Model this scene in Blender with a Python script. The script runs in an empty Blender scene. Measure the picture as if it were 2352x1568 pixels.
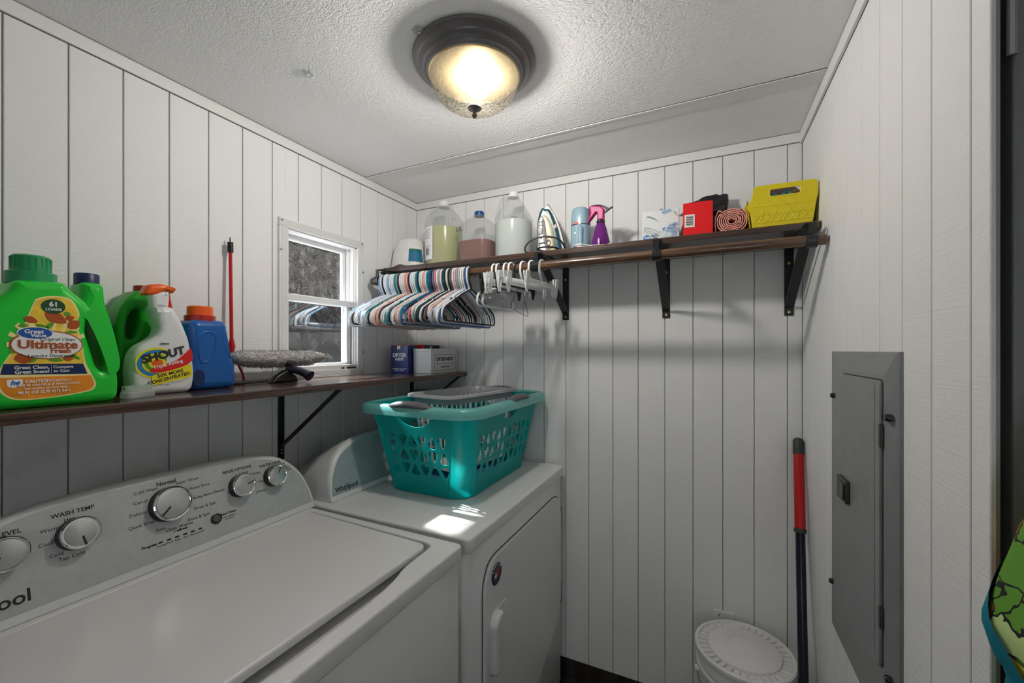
import bpy, bmesh, math, random
from math import sin, cos, pi, radians, atan2, sqrt
from mathutils import Vector, Matrix, noise
R = random.Random(7)
sc = bpy.context.scene
C = sc.collection

# ------------------------------------------------------------------ camera, world, sun, exposure
cam_d = bpy.data.cameras.new('camera'); cam = bpy.data.objects.new('camera', cam_d); C.objects.link(cam)
cam.location = (0, 0, 1.440); cam.rotation_euler = (pi/2, 0, atan2(447, 948))
cam_d.sensor_width = 36; cam_d.lens = 36*948/2352; cam_d.shift_y = 19/2352; cam_d.clip_start = .02
sc.camera = cam
w = bpy.data.worlds.new('world'); sc.world = w; w.use_nodes = True
bg = w.node_tree.nodes['Background']; bg.inputs[0].default_value = (.93, .965, 1.0, 1); bg.inputs[1].default_value = 3.0
sd = bpy.data.lights.new('sun', 'SUN'); sd.energy = 13.0; sd.angle = radians(2.0); sd.color = (1, .95, .88)
sun = bpy.data.objects.new('sun', sd); C.objects.link(sun); sun.location = (-6, 0, 6)
sun.rotation_euler = Vector((1, -.10, -1.12)).to_track_quat('-Z', 'Y').to_euler()
vs = sc.view_settings
vs.view_transform = 'Standard'; vs.look = 'None'; vs.gamma = 1; vs.exposure = 0.86; vs.use_curve_mapping = False
LAMP_RADIANCE = 560.0

# ------------------------------------------------------------------ materials
def nodes(name):
    m = bpy.data.materials.new(name); m.use_nodes = True
    return m, m.node_tree.nodes, m.node_tree.links, m.node_tree.nodes['Principled BSDF']
def mat(name, col, rough=.5, metal=0, bump=None, var=None, spec=.5, coat=0, trans=0, emit=None, alpha=1, sss=0, stretch=None):
    """principled material; bump=(scale,strength,detail) var=(scale,amount) use world-space noise"""
    m, N, L, P = nodes(name)
    P.inputs['Base Color'].default_value = (*col, 1); P.inputs['Roughness'].default_value = rough
    P.inputs['Metallic'].default_value = metal; P.inputs['Specular IOR Level'].default_value = spec
    P.inputs['Coat Weight'].default_value = coat; P.inputs['Coat Roughness'].default_value = .08
    P.inputs['Transmission Weight'].default_value = trans; P.inputs['Alpha'].default_value = alpha
    if sss:
        P.inputs['Subsurface Weight'].default_value = sss; P.inputs['Subsurface Radius'].default_value = (.02, .02, .02)
    if emit:
        P.inputs['Emission Color'].default_value = (*emit[0], 1); P.inputs['Emission Strength'].default_value = emit[1]
    if bump or var:
        g = N.new('ShaderNodeNewGeometry'); mp = N.new('ShaderNodeMapping'); L.new(g.outputs['Position'], mp.inputs[0])
        if stretch: mp.inputs['Scale'].default_value = stretch
    if bump:
        t = N.new('ShaderNodeTexNoise'); t.inputs['Scale'].default_value = bump[0]; t.inputs['Detail'].default_value = bump[2] if len(bump) > 2 else 3
        L.new(mp.outputs[0], t.inputs['Vector']); b = N.new('ShaderNodeBump'); b.inputs['Strength'].default_value = bump[1]
        b.inputs['Distance'].default_value = bump[3] if len(bump) > 3 else .003
        L.new(t.outputs[0], b.inputs['Height']); L.new(b.outputs[0], P.inputs['Normal'])
    if var:
        t2 = N.new('ShaderNodeTexNoise'); t2.inputs['Scale'].default_value = var[0]; t2.inputs['Detail'].default_value = 4
        L.new(mp.outputs[0], t2.inputs['Vector']); r = N.new('ShaderNodeValToRGB')
        r.color_ramp.elements[0].position = .35; r.color_ramp.elements[1].position = .65
        r.color_ramp.elements[0].color = (*[c*(1-var[1]) for c in col], 1); r.color_ramp.elements[1].color = (*[min(1, c*(1+var[1])) for c in col], 1)
        L.new(t2.outputs[0], r.inputs[0]); L.new(r.outputs[0], P.inputs['Base Color'])
    return m
def thin_plastic(name, col, see=.4, transl=.4, rough=.35):
    """milky blow-moulded plastic: part see-through, part translucent, a little gloss"""
    m, N, L, P = nodes(name)
    P.inputs['Base Color'].default_value = (*col, 1); P.inputs['Roughness'].default_value = rough
    tl = N.new('ShaderNodeBsdfTranslucent'); tl.inputs[0].default_value = (*col, 1)
    tr = N.new('ShaderNodeBsdfTransparent'); tr.inputs[0].default_value = (*[min(1, .6+.4*c) for c in col], 1)
    a = N.new('ShaderNodeMixShader'); a.inputs[0].default_value = transl; L.new(P.outputs[0], a.inputs[1]); L.new(tl.outputs[0], a.inputs[2])
    b = N.new('ShaderNodeMixShader'); b.inputs[0].default_value = see; L.new(a.outputs[0], b.inputs[1]); L.new(tr.outputs[0], b.inputs[2])
    L.new(b.outputs[0], N['Material Output'].inputs[0]); return m
def wood(name, dark, light, scale=(1, 12, 60), rough=.35, coat=.2):
    m, N, L, P = nodes(name)
    g = N.new('ShaderNodeNewGeometry'); mp = N.new('ShaderNodeMapping'); mp.inputs['Scale'].default_value = scale
    L.new(g.outputs['Position'], mp.inputs[0])
    t = N.new('ShaderNodeTexNoise'); t.inputs['Scale'].default_value = 2.2; t.inputs['Detail'].default_value = 8; t.inputs['Roughness'].default_value = .65
    t.inputs['Distortion'].default_value = .6; L.new(mp.outputs[0], t.inputs['Vector'])
    r = N.new('ShaderNodeValToRGB'); e = r.color_ramp.elements
    e[0].position = .36; e[0].color = (*dark, 1); e[1].position = .66; e[1].color = (*light, 1)
    L.new(t.outputs[0], r.inputs[0]); L.new(r.outputs[0], P.inputs['Base Color'])
    P.inputs['Roughness'].default_value = rough; P.inputs['Coat Weight'].default_value = coat; P.inputs['Coat Roughness'].default_value = .15
    b = N.new('ShaderNodeBump'); b.inputs['Strength'].default_value = .25; b.inputs['Distance'].default_value = .002
    L.new(t.outputs[0], b.inputs['Height']); L.new(b.outputs[0], P.inputs['Normal']); return m

def wall_paint(name, col=(.87, .875, .88)):
    """white paint over rough-sawn boards: fine horizontal saw marks and scattered nicks"""
    m, N, L, P = nodes(name)
    P.inputs['Roughness'].default_value = .62; P.inputs['Specular IOR Level'].default_value = .3
    g = N.new('ShaderNodeNewGeometry'); mp = N.new('ShaderNodeMapping'); mp.inputs['Scale'].default_value = (3, 3, 130)
    L.new(g.outputs['Position'], mp.inputs[0])
    t = N.new('ShaderNodeTexNoise'); t.inputs['Scale'].default_value = 1.6; t.inputs['Detail'].default_value = 6; t.inputs['Roughness'].default_value = .7
    L.new(mp.outputs[0], t.inputs['Vector'])
    t2 = N.new('ShaderNodeTexNoise'); t2.inputs['Scale'].default_value = 90; t2.inputs['Detail'].default_value = 3; L.new(g.outputs['Position'], t2.inputs['Vector'])
    ad = N.new('ShaderNodeMath'); ad.operation = 'MULTIPLY_ADD'; ad.inputs[1].default_value = .35; L.new(t2.outputs[0], ad.inputs[0]); L.new(t.outputs[0], ad.inputs[2])
    b = N.new('ShaderNodeBump'); b.inputs['Strength'].default_value = .42; b.inputs['Distance'].default_value = .004
    L.new(ad.outputs[0], b.inputs['Height']); L.new(b.outputs[0], P.inputs['Normal'])
    t3 = N.new('ShaderNodeTexNoise'); t3.inputs['Scale'].default_value = 3; L.new(g.outputs['Position'], t3.inputs['Vector'])
    r = N.new('ShaderNodeValToRGB'); r.color_ramp.elements[0].color = (*[c*.94 for c in col], 1); r.color_ramp.elements[1].color = (*col, 1)
    L.new(t3.outputs[0], r.inputs[0]); L.new(r.outputs[0], P.inputs['Base Color']); return m
def ceiling_paint(name):
    m, N, L, P = nodes(name); P.inputs['Base Color'].default_value = (.93, .93, .935, 1); P.inputs['Roughness'].default_value = .7
    g = N.new('ShaderNodeNewGeometry'); mp = N.new('ShaderNodeMapping'); mp.inputs['Scale'].default_value = (55, 105, 1)
    L.new(g.outputs['Position'], mp.inputs[0])
    t = N.new('ShaderNodeTexNoise'); t.inputs['Scale'].default_value = 1.3; t.inputs['Detail'].default_value = 2; t.inputs['Distortion'].default_value = 1.2
    L.new(mp.outputs[0], t.inputs['Vector'])
    r = N.new('ShaderNodeValToRGB'); r.color_ramp.elements[0].position = .36; r.color_ramp.elements[1].position = .56
    L.new(t.outputs[0], r.inputs[0])
    b = N.new('ShaderNodeBump'); b.inputs['Strength'].default_value = .34; b.inputs['Distance'].default_value = .003
    L.new(r.outputs[0], b.inputs['Height']); L.new(b.outputs[0], P.inputs['Normal']); return m
def dusty_glass(name, dirt, scale=260, gloss=.12):
    m, N, L, P = nodes(name); N.remove(P)
    tr = N.new('ShaderNodeBsdfTransparent'); tr.inputs[0].default_value = (.86, .88, .9, 1)
    gl = N.new('ShaderNodeBsdfGlossy'); gl.inputs['Roughness'].default_value = .03
    a = N.new('ShaderNodeMixShader'); a.inputs[0].default_value = gloss
    L.new(tr.outputs[0], a.inputs[1]); L.new(gl.outputs[0], a.inputs[2])
    g = N.new('ShaderNodeNewGeometry'); t = N.new('ShaderNodeTexNoise'); t.inputs['Scale'].default_value = scale; t.inputs['Detail'].default_value = 2
    L.new(g.outputs['Position'], t.inputs['Vector'])
    r = N.new('ShaderNodeValToRGB'); r.color_ramp.elements[0].position = .63; r.color_ramp.elements[1].position = .70
    r.color_ramp.elements[1].color = (dirt, dirt, dirt, 1); L.new(t.outputs[0], r.inputs[0])
    tl = N.new('ShaderNodeBsdfTranslucent'); tl.inputs[0].default_value = (.62, .54, .48, 1)
    b = N.new('ShaderNodeMixShader'); L.new(r.outputs[0], b.inputs[0]); L.new(a.outputs[0], b.inputs[1]); L.new(tl.outputs[0], b.inputs[2])
    L.new(b.outputs[0], N['Material Output'].inputs[0]); return m
def lamp_glass(name):
    m, N, L, P = nodes(name); N.remove(P)
    g = N.new('ShaderNodeNewGeometry'); t = N.new('ShaderNodeTexNoise'); t.inputs['Scale'].default_value = 170; t.inputs['Detail'].default_value = 2
    L.new(g.outputs['Position'], t.inputs['Vector'])
    r = N.new('ShaderNodeValToRGB'); r.color_ramp.elements[0].position = .35; r.color_ramp.elements[1].position = .62
    r.color_ramp.elements[0].color = (.0030, .0026, .0019, 1); r.color_ramp.elements[1].color = (.0098, .0090, .0072, 1); L.new(t.outputs[0], r.inputs[0])
    tl = N.new('ShaderNodeBsdfTranslucent'); L.new(r.outputs[0], tl.inputs[0])
    df = N.new('ShaderNodeBsdfDiffuse'); L.new(r.outputs[0], df.inputs[0])
    tr = N.new('ShaderNodeBsdfTransparent'); tr.inputs[0].default_value = (1, .97, .92, 1)
    gl = N.new('ShaderNodeBsdfGlossy'); gl.inputs['Roughness'].default_value = .25
    a = N.new('ShaderNodeMixShader'); a.inputs[0].default_value = .45; L.new(tl.outputs[0], a.inputs[1]); L.new(df.outputs[0], a.inputs[2])
    b = N.new('ShaderNodeMixShader'); b.inputs[0].default_value = .37; L.new(a.outputs[0], b.inputs[1]); L.new(tr.outputs[0], b.inputs[2])
    c = N.new('ShaderNodeMixShader'); c.inputs[0].default_value = .012; L.new(b.outputs[0], c.inputs[1]); L.new(gl.outputs[0], c.inputs[2])
    L.new(c.outputs[0], N['Material Output'].inputs[0]); return m
def floral(name):
    m, N, L, P = nodes(name); P.inputs['Roughness'].default_value = .8
    g = N.new('ShaderNodeNewGeometry'); v = N.new('ShaderNodeTexVoronoi'); v.inputs['Scale'].default_value = 26
    n = N.new('ShaderNodeTexNoise'); n.inputs['Scale'].default_value = 30; L.new(g.outputs['Position'], n.inputs['Vector'])
    mx = N.new('ShaderNodeMix'); mx.data_type = 'VECTOR'; mx.inputs[0].default_value = .035
    L.new(g.outputs['Position'], mx.inputs[4]); L.new(n.outputs[1], mx.inputs[5]); L.new(mx.outputs[1], v.inputs['Vector'])
    sp = N.new('ShaderNodeSeparateColor'); L.new(v.outputs['Color'], sp.inputs[0])
    r = N.new('ShaderNodeValToRGB'); r.color_ramp.interpolation = 'CONSTANT'; e = r.color_ramp.elements
    e[0].color = (.12, .32, .03, 1); e[1].position = .28; e[1].color = (.55, .72, .30, 1)
    for p, c in ((.48, (.42, .16, .05)), (.62, (.80, .82, .74)), (.76, (.0, .25, .36)), (.9, (.8, .7, .1))):
        q = e.new(p); q.color = (*c, 1)
    L.new(sp.outputs[0], r.inputs[0])
    v2 = N.new('ShaderNodeTexVoronoi'); v2.feature = 'DISTANCE_TO_EDGE'; v2.inputs['Scale'].default_value = 26; L.new(mx.outputs[1], v2.inputs['Vector'])
    st = N.new('ShaderNodeMath'); st.operation = 'LESS_THAN'; st.inputs[1].default_value = .028; L.new(v2.outputs[0], st.inputs[0])
    m2 = N.new('ShaderNodeMix'); m2.data_type = 'RGBA'; m2.inputs[7].default_value = (.01, .012, .015, 1)
    L.new(st.outputs[0], m2.inputs[0]); L.new(r.outputs[0], m2.inputs[6]); L.new(m2.outputs[2], P.inputs['Base Color']); return m

W = {}
W['wall'] = wall_paint('white_panel_paint'); W['ceil'] = ceiling_paint('textured_ceiling_paint')
W['board_back'] = mat('grey_board_backing', (.36, .36, .355), .8)  # even grey backing, darker than the boards, visible in the grooves
W['trim'] = mat('white_trim_paint', (.80, .80, .79), .5, bump=(40, .2), stretch=(1, 1, 6))
W['floor'] = wood('dark_floor_planks', (.012, .010, .009), (.05, .042, .036), (14, 2, 1), .4, .1)
W['shelf'] = wood('dark_walnut_liner', (.016, .008, .006), (.105, .050, .034), (1.2, 14, 60), .28, .5)
W['shelfy'] = wood('dark_walnut_liner_lengthwise', (.016, .008, .006), (.115, .054, .038), (14, 1.2, 60), .26, .5)
W['rod'] = wood('brown_stained_rod', (.040, .018, .010), (.17, .085, .042), (1.5, 26, 26), .32, .4)
W['black'] = mat('black_powder_coat', (.006, .007, .009), .38)
W['blackp'] = mat('black_plastic', (.012, .012, .014), .3)
W['navy'] = mat('navy_plastic', (.008, .012, .035), .35)
W['brass'] = mat('brass_screw', (.62, .45, .12), .3, 1)
W['steel'] = mat('steel', (.55, .55, .56), .25, 1)
W['enamel'] = mat('white_enamel', (.76, .76, .77), .30, spec=.45, coat=.0, bump=(5, .05, 2, .01))
W['console'] = mat('white_console_plastic', (.70, .72, .72), .32)
W['silver'] = mat('silver_console_face', (.50, .525, .53), .42, .25, bump=(700, .05), var=(60, .04))
W['silver_d'] = mat('grey_teal_console_face', (.40, .48, .50), .32, .25, var=(40, .04))
W['knob'] = mat('brushed_knob', (.62, .63, .63), .28, .85)
W['chrome'] = mat('chrome', (.75, .75, .76), .1, 1)
W['ink'] = mat('dark_grey_print', (.015, .016, .018), .6)
W['whiteink'] = mat('white_print', (.85, .85, .85), .6)
W['alu'] = mat('white_aluminium', (.76, .77, .77), .35, .0, bump=(30, .05))
W['vinyl'] = mat('white_vinyl_sash', (.82, .83, .83), .35)
W['glass_up'] = dusty_glass('dusty_upper_pane', .34, 480, .05); W['glass_lo'] = dusty_glass('dusty_lower_pane', .06, 380, .20)
W['leaf'] = mat('hedge_leaf', (.018, .023, .018), .6, var=(6, .6)); W['bark'] = mat('hedge_bark', (.012, .010, .009), .9)
W['soil'] = mat('outdoor_pale_gravel', (.42, .40, .37), .9, var=(3, .3))
W['bronze'] = mat('oil_rubbed_bronze', (.17, .16, .165), .34, .3)
W['paneins'] = mat('light_absorbing_pan_liner', (.0015, .0013, .001), .95, spec=.02)
W['lampglass'] = lamp_glass('seeded_amber_glass')
W['bulb'] = mat('lit_bulb', (1, 1, 1), .5, emit=((1, .985, .96), LAMP_RADIANCE))
W['clear'] = thin_plastic('clear_plastic', (.85, .88, .88), .62, .3, .12)
W['teal'] = thin_plastic('teal_basket_plastic', (.0, .50, .49), .0, .42, .3)
W['teal_rim'] = mat('pale_teal_rim', (.13, .42, .40), .25)
W['grip'] = mat('grey_rubber_grip', (.10, .105, .12), .45)
W['greyp'] = mat('grey_silver_plastic', (.36, .36, .38), .3)
W['whitep'] = mat('white_plastic', (.74, .74, .75), .35)
W['bluecloth'] = mat('blue_cloth', (.06, .17, .34), .9, bump=(90, .4))
W['green'] = mat('bright_green_plastic', (.012, .60, .040), .3, sss=.15)
W['greenD'] = mat('green_jug_plastic', (.008, .33, .014), .33)
W['greencap'] = mat('deep_green_cap', (.01, .30, .10), .35)
W['orange'] = mat('orange_plastic', (.86, .12, .008), .32); W['redcap'] = mat('red_cap', (.40, .02, .012), .35)
W['red'] = mat('red_plastic', (.50, .006, .008), .28); W['redcard'] = mat('red_carton', (.78, .005, .008), .4, bump=(30, .1))
W['blue'] = mat('blue_plastic', (.006, .10, .38), .3, bump=(80, .05))
W['yellow'] = mat('yellow_plastic', (.72, .60, .004), .4); W['yellow2'] = mat('yellow_ridge', (.80, .68, .02), .4)
W['lab_y'] = mat('label_yellow', (.90, .60, .05), .4, var=(40, .12)); W['lab_o'] = mat('label_orange', (.86, .30, .015), .4, var=(30, .15)); W['lab_cream'] = mat('label_cream', (.93, .80, .35), .4)
W['lab_navy'] = mat('label_navy', (.004, .02, .10), .4); W['lab_blue'] = mat('label_blue', (.008, .09, .40), .4)
W['lab_red'] = mat('label_red', (.70, .012, .012), .4); W['lab_brown'] = mat('label_red_brown', (.42, .08, .01), .4)
W['lab_dg'] = mat('label_dark_green', (.005, .07, .02), .4); W['lab_g'] = mat('label_leaf_green', (.10, .33, .02), .4)
W['lab_yy'] = mat('label_lemon', (.86, .72, .01), .4); W['lab_sky'] = mat('label_sky_blue', (.02, .22, .55), .4)
W['fluff'] = mat('grey_fleece', (.62, .60, .58), .95, bump=(260, 1.0, 4, .008), var=(90, .25))
W['card'] = mat('white_card', (.80, .80, .82), .5); W['tin'] = mat('white_tin', (.72, .73, .73), .35)
W['cardblue'] = mat('blue_carton', (.008, .03, .18), .4, var=(20, .3)); W['carddark'] = mat('dark_carton', (.012, .022, .035), .4)
W['jug'] = thin_plastic('milky_jug_plastic', (.80, .82, .82), .76, .45, .35); W['jug_o'] = mat('white_jug_plastic', (.74, .74, .73), .4, var=(25, .06))
W['liq_g'] = mat('pale_green_liquid', (.46, .47, .20), .2); W['liq_b'] = mat('amber_liquid', (.17, .022, .004), .15); W['liq_c'] = mat('clear_grey_liquid', (.60, .65, .62), .2)
W['capblue'] = mat('blue_cap', (.004, .055, .24), .35)
W['lab_teal'] = mat('label_teal', (.01, .15, .27), .45); W['lab_tg'] = mat('label_green', (.0, .15, .10), .45)
W['irontl'] = mat('iron_dark_teal', (.012, .075, .105), .28); W['cream'] = mat('iron_cream', (.60, .58, .42), .35); W['maroon'] = mat('maroon', (.30, .01, .02), .35)
W['silverp'] = mat('silver_plastic', (.58, .59, .60), .3, .5)
W['steamer'] = mat('powder_blue_plastic', (.27, .42, .52), .32); W['purple'] = thin_plastic('purple_clear_plastic', (.26, .03, .34), .25, .4, .15)
W['magenta'] = mat('magenta_plastic', (.46, .005, .17), .42); W['purpliq'] = mat('purple_water', (.12, .02, .17), .1)
W['tissue'] = mat('tissue_carton', (.74, .79, .81), .4); W['petal'] = mat('pale_blue_print', (.30, .46, .66), .5); W['petal2'] = mat('pale_teal_print', (.55, .70, .72), .5); W['fern'] = mat('grey_green_print', (.22, .32, .32), .5)
W['bag'] = mat('black_film', (.010, .010, .012), .22, bump=(35, .6, 4, .02)); W['tealfilm'] = mat('teal_film', (.05, .38, .45), .35)
W['pink'] = mat('pink_fabric', (.80, .36, .32), .85, bump=(150, .3), var=(70, .2)); W['brownc'] = mat('brown_fabric', (.085, .055, .055), .95, bump=(120, .5))
W['twine'] = mat('tan_twine', (.42, .25, .12), .9); W['tealtw'] = mat('teal_cord', (.07, .20, .20), .8)
W['panel'] = mat('grey_panel_paint', (.23, .24, .245), .42, bump=(250, .12), var=(25, .05)); W['paneld'] = mat('dark_latch', (.03, .031, .032), .4)
W['bucket'] = mat('white_bucket_plastic', (.80, .80, .81), .38, sss=.1)
W['poleD'] = mat('dark_blue_pole', (.014, .018, .035), .22, .4); W['poleG'] = mat('grey_grip', (.035, .038, .043), .5)
W['door'] = mat('grey_door_paint', (.22, .23, .23), .5, bump=(60, .25)); W['floral'] = floral('floral_print_cloth'); W['lining'] = mat('teal_cloth', (.0, .20, .28), .85, bump=(140, .2))
W['gap'] = mat('dark_gap', (.02, .02, .02), .8)
HC = {'white': (.72, .73, .75), 'lightblue': (.22, .38, .62), 'blue': (.012, .075, .24), 'navy': (.010, .014, .05), 'teal': (.0, .24, .30), 'black': (.010, .010, .012),
      'pink': (.75, .34, .30), 'coral': (.72, .16, .16), 'peach': (.80, .43, .32), 'grey': (.32, .34, .35), 'green': (.0, .05, .045), 'steel': (.10, .17, .27), 'beige': (.55, .49, .42), 'purple': (.10, .075, .09), 'clear': None}
HM = {k: mat(k+'_hanger_plastic', v, .3) for k, v in HC.items() if v}
HM['clear'] = W['clear']

# ------------------------------------------------------------------ mesh helpers
class B:
    """collects shapes in one bmesh; build() links it as ONE mesh object"""
    def __init__(s): s.bm = bmesh.new()
    def _add(s, tmp, M=None):
        me = bpy.data.meshes.new('t'); tmp.to_mesh(me); tmp.free(); s.mesh(me, M); return s
    def mesh(s, me, M=None):
        if M is not None: me.transform(M)
        s.bm.from_mesh(me); bpy.data.meshes.remove(me); return s
    def box(s, x0, x1, y0, y1, z0, z1, bev=0, seg=2, M=None):
        t = bmesh.new(); bmesh.ops.create_cube(t, size=1)
        for v in t.verts: v.co = Vector((x0+(x1-x0)*(v.co.x+.5), y0+(y1-y0)*(v.co.y+.5), z0+(z1-z0)*(v.co.z+.5)))
        if bev: bmesh.ops.bevel(t, geom=t.edges[:], offset=bev, segments=seg, affect='EDGES', profile=.5)
        return s._add(t, M)
    def lathe(s, prof, seg=32, c=(0, 0), M=None, sq=None, arc=None):
        """prof [(r,z)...]; sq=superellipse exponent; arc=(a0,a1) for a partial sweep"""
        t = bmesh.new(); rings = []
        a0, a1 = arc or (0, 2*pi); n = seg if not arc else seg+1
        for r, z in prof:
            ring = []
            for i in range(n):
                a = a0+(a1-a0)*i/seg; q = 1
                if sq: q = (abs(cos(a))**sq+abs(sin(a))**sq)**(-1/sq)
                ring.append(t.verts.new((c[0]+r*q*cos(a), c[1]+r*q*sin(a), z)))
            rings.append(ring)
        for A, D in zip(rings, rings[1:]):
            for i in range(n if not arc else n-1):
                j = (i+1) % n
                t.faces.new((A[i], A[j], D[j], D[i]))
        if not arc:
            if prof[0][0] > 1e-5: t.faces.new(list(reversed(rings[0])))
            if prof[-1][0] > 1e-5: t.faces.new(rings[-1])
            bmesh.ops.remove_doubles(t, verts=t.verts[:], dist=1e-6)
        return s._add(t, M)
    def tube(s, path, r, seg=8, cyc=False, M=None, flat=1.0):
        t = bmesh.new(); P = [Vector(p) for p in path]; n = len(P); rings = []; up = None
        for i, p in enumerate(P):
            a = P[(i-1) % n] if (cyc or i) else p; b = P[(i+1) % n] if (cyc or i < n-1) else p
            d = (b-a).normalized()
            if up is None:
                up = Vector((0, 0, 1)) if abs(d.z) < .9 else Vector((1, 0, 0))
            x = d.cross(up)
            if x.length < 1e-4: x = d.orthogonal()
            x.normalize(); y = x.cross(d).normalized(); up = y
            rr = r[i] if isinstance(r, (list, tuple)) else r
            rings.append([t.verts.new(p+x*rr*cos(2*pi*k/seg)+y*rr*flat*sin(2*pi*k/seg)) for k in range(seg)])
        pairs = list(zip(rings, rings[1:]))+([(rings[-1], rings[0])] if cyc else [])
        for A, D in pairs:
            for k in range(seg): t.faces.new((A[k], A[(k+1) % seg], D[(k+1) % seg], D[k]))
        if not cyc: t.faces.new(list(reversed(rings[0]))); t.faces.new(rings[-1])
        return s._add(t, M)
    def prism(s, poly, h0, h1, M=None, bev=0):
        t = bmesh.new(); vs_ = [t.verts.new((*p, h0)) for p in poly]; f = t.faces.new(vs_)
        g = bmesh.ops.extrude_face_region(t, geom=[f])['geom']
        for v in g:
            if isinstance(v, bmesh.types.BMVert): v.co.z = h1
        bmesh.ops.recalc_face_normals(t, faces=t.faces[:])
        if bev: bmesh.ops.bevel(t, geom=t.edges[:], offset=bev, segments=2, affect='EDGES')
        return s._add(t, M)
    def plate(s, outer, holes=(), depth=.01, bev=.002, res=3, M=None):
        """rounded slab with the given outline and holes; outline in its own xy plane, centred in z"""
        cu = bpy.data.curves.new('c', 'CURVE'); cu.dimensions = '2D'; cu.fill_mode = 'BOTH'
        bev = min(bev, depth/2)
        cu.extrude = max(depth/2-bev, 0); cu.bevel_depth = bev; cu.bevel_resolution = res; cu.offset = -bev
        def area(p): return sum(a[0]*b[1]-b[0]*a[1] for a, b in zip(p, p[1:]+p[:1]))
        for k, pts in enumerate([outer]+list(holes)):
            pts = list(pts)
            if (area(pts) < 0) == (k == 0): pts.reverse()
            sp = cu.splines.new('POLY'); sp.points.add(len(pts)-1); sp.use_cyclic_u = True
            for q, p in zip(sp.points, pts): q.co = (p[0], p[1], 0, 1)
        ob = bpy.data.objects.new('c', cu); C.objects.link(ob); bpy.context.view_layer.update()
        me = bpy.data.meshes.new_from_object(ob.evaluated_get(bpy.context.evaluated_depsgraph_get()))
        bpy.data.objects.remove(ob); bpy.data.curves.remove(cu); me.materials.clear()
        return s.mesh(me, M)
    def text(s, body, size, M, align='CENTER', bold=0, sx=1, shear=0, th=.00015):
        cu = bpy.data.curves.new('f', 'FONT'); cu.body = body; cu.size = size; cu.align_x = align; cu.align_y = 'CENTER'
        cu.extrude = th; cu.offset = bold; cu.shear = shear; cu.resolution_u = 3
        ob = bpy.data.objects.new('f', cu); C.objects.link(ob); bpy.context.view_layer.update()
        me = bpy.data.meshes.new_from_object(ob.evaluated_get(bpy.context.evaluated_depsgraph_get()))
        bpy.data.objects.remove(ob); bpy.data.curves.remove(cu); me.materials.clear()
        me.transform(Matrix.Diagonal((sx, 1, 1, 1))); return s.mesh(me, M)
    def grid(s, fn, nu, nv, cyc=False):
        t = bmesh.new(); V = [[t.verts.new(fn(i/nu, j/nv)) for j in range(nv+1)] for i in range(nu+(0 if cyc else 1))]
        for i in range(nu):
            for j in range(nv):
                a = V[i]; b = V[(i+1) % len(V)]; t.faces.new((a[j], b[j], b[j+1], a[j+1]))
        return s._add(t)
    def build(s, name, m, parent=None, smooth=35, loc=None):
        me = bpy.data.meshes.new(name); bmesh.ops.recalc_face_normals(s.bm, faces=s.bm.faces[:]) ; s.bm.to_mesh(me); s.bm.free()
        if smooth:
            me.polygons.foreach_set('use_smooth', [True]*len(me.polygons)); me.set_sharp_from_angle(angle=radians(smooth))
        me.materials.append(m); o = bpy.data.objects.new(name, me); C.objects.link(o)
        if parent: o.parent = parent
        if loc: o.location = loc
        return o
def tag(o, label, cat, group=None, kind=None):
    if label: o['label'] = label
    if cat: o['category'] = cat
    if group: o['group'] = group
    if kind: o['kind'] = kind
    return o
def thing(name, label, cat, loc=(0, 0, 0), rz=0, group=None):
    o = bpy.data.objects.new(name, None); C.objects.link(o); o.location = loc; o.rotation_euler = (0, 0, rz); o.empty_display_size = .05
    return tag(o, label, cat, group)
def struct(o): o['kind'] = 'structure'; return o
def sempty(name):
    o = bpy.data.objects.new(name, None); C.objects.link(o); o['kind'] = 'structure'; return o
def inst(me, name, parent, loc=(0, 0, 0), rot=(0, 0, 0), m=None, scale=None):
    o = bpy.data.objects.new(name, me); C.objects.link(o); o.parent = parent; o.location = loc; o.rotation_euler = rot
    if scale: o.scale = scale
    return o
def smooth(pts, n=5, cyc=True):
    out = []; k = len(pts)
    for i in range(k if cyc else k-1):
        p0, p1, p2, p3 = [Vector(pts[(i+d) % k]) if cyc else Vector(pts[min(max(i+d, 0), k-1)]) for d in (-1, 0, 1, 2)]
        for j in range(n):
            t = j/n; out.append(tuple(.5*((2*p1)+(p2-p0)*t+(2*p0-5*p1+4*p2-p3)*t*t+(3*p1-p0-3*p2+p3)*t**3)))
    if not cyc: out.append(tuple(pts[-1]))
    return out
def rpoly(pts, r, n=5):
    """polygon with each corner rounded by radius r (scalar or list)"""
    out = []; k = len(pts)
    for i in range(k):
        a, p, b = Vector(pts[i-1]), Vector(pts[i]), Vector(pts[(i+1) % k]); rr = r[i] if isinstance(r, (list, tuple)) else r
        u, v = (a-p), (b-p); d = min(rr, u.length*.49, v.length*.49); u.normalize(); v.normalize(); A = p+u*d; D = p+v*d
        for j in range(n+1):
            t = j/n; out.append(tuple((1-t)**2*A+2*t*(1-t)*p+t*t*D))
    return out
def rrect(w_, h, r, cx=0, cy=0, n=5): return rpoly([(cx-w_/2, cy-h/2), (cx+w_/2, cy-h/2), (cx+w_/2, cy+h/2), (cx-w_/2, cy+h/2)], r, n)
def ellipse(a, b, cx=0, cy=0, n=28, rot=0):
    return [(cx+a*cos(t)*cos(rot)-b*sin(t)*sin(rot), cy+a*cos(t)*sin(rot)+b*sin(t)*cos(rot)) for t in [2*pi*i/n for i in range(n)]]
def FX(x=0, y=0, z=0, rot=0):   # plane facing +x: (a,b,t) -> (x+t, y+a, z+b)
    return Matrix.Translation((x, y, z)) @ Matrix(((0, 0, 1, 0), (1, 0, 0, 0), (0, 1, 0, 0), (0, 0, 0, 1))) @ Matrix.Rotation(rot, 4, 'Z')
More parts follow.
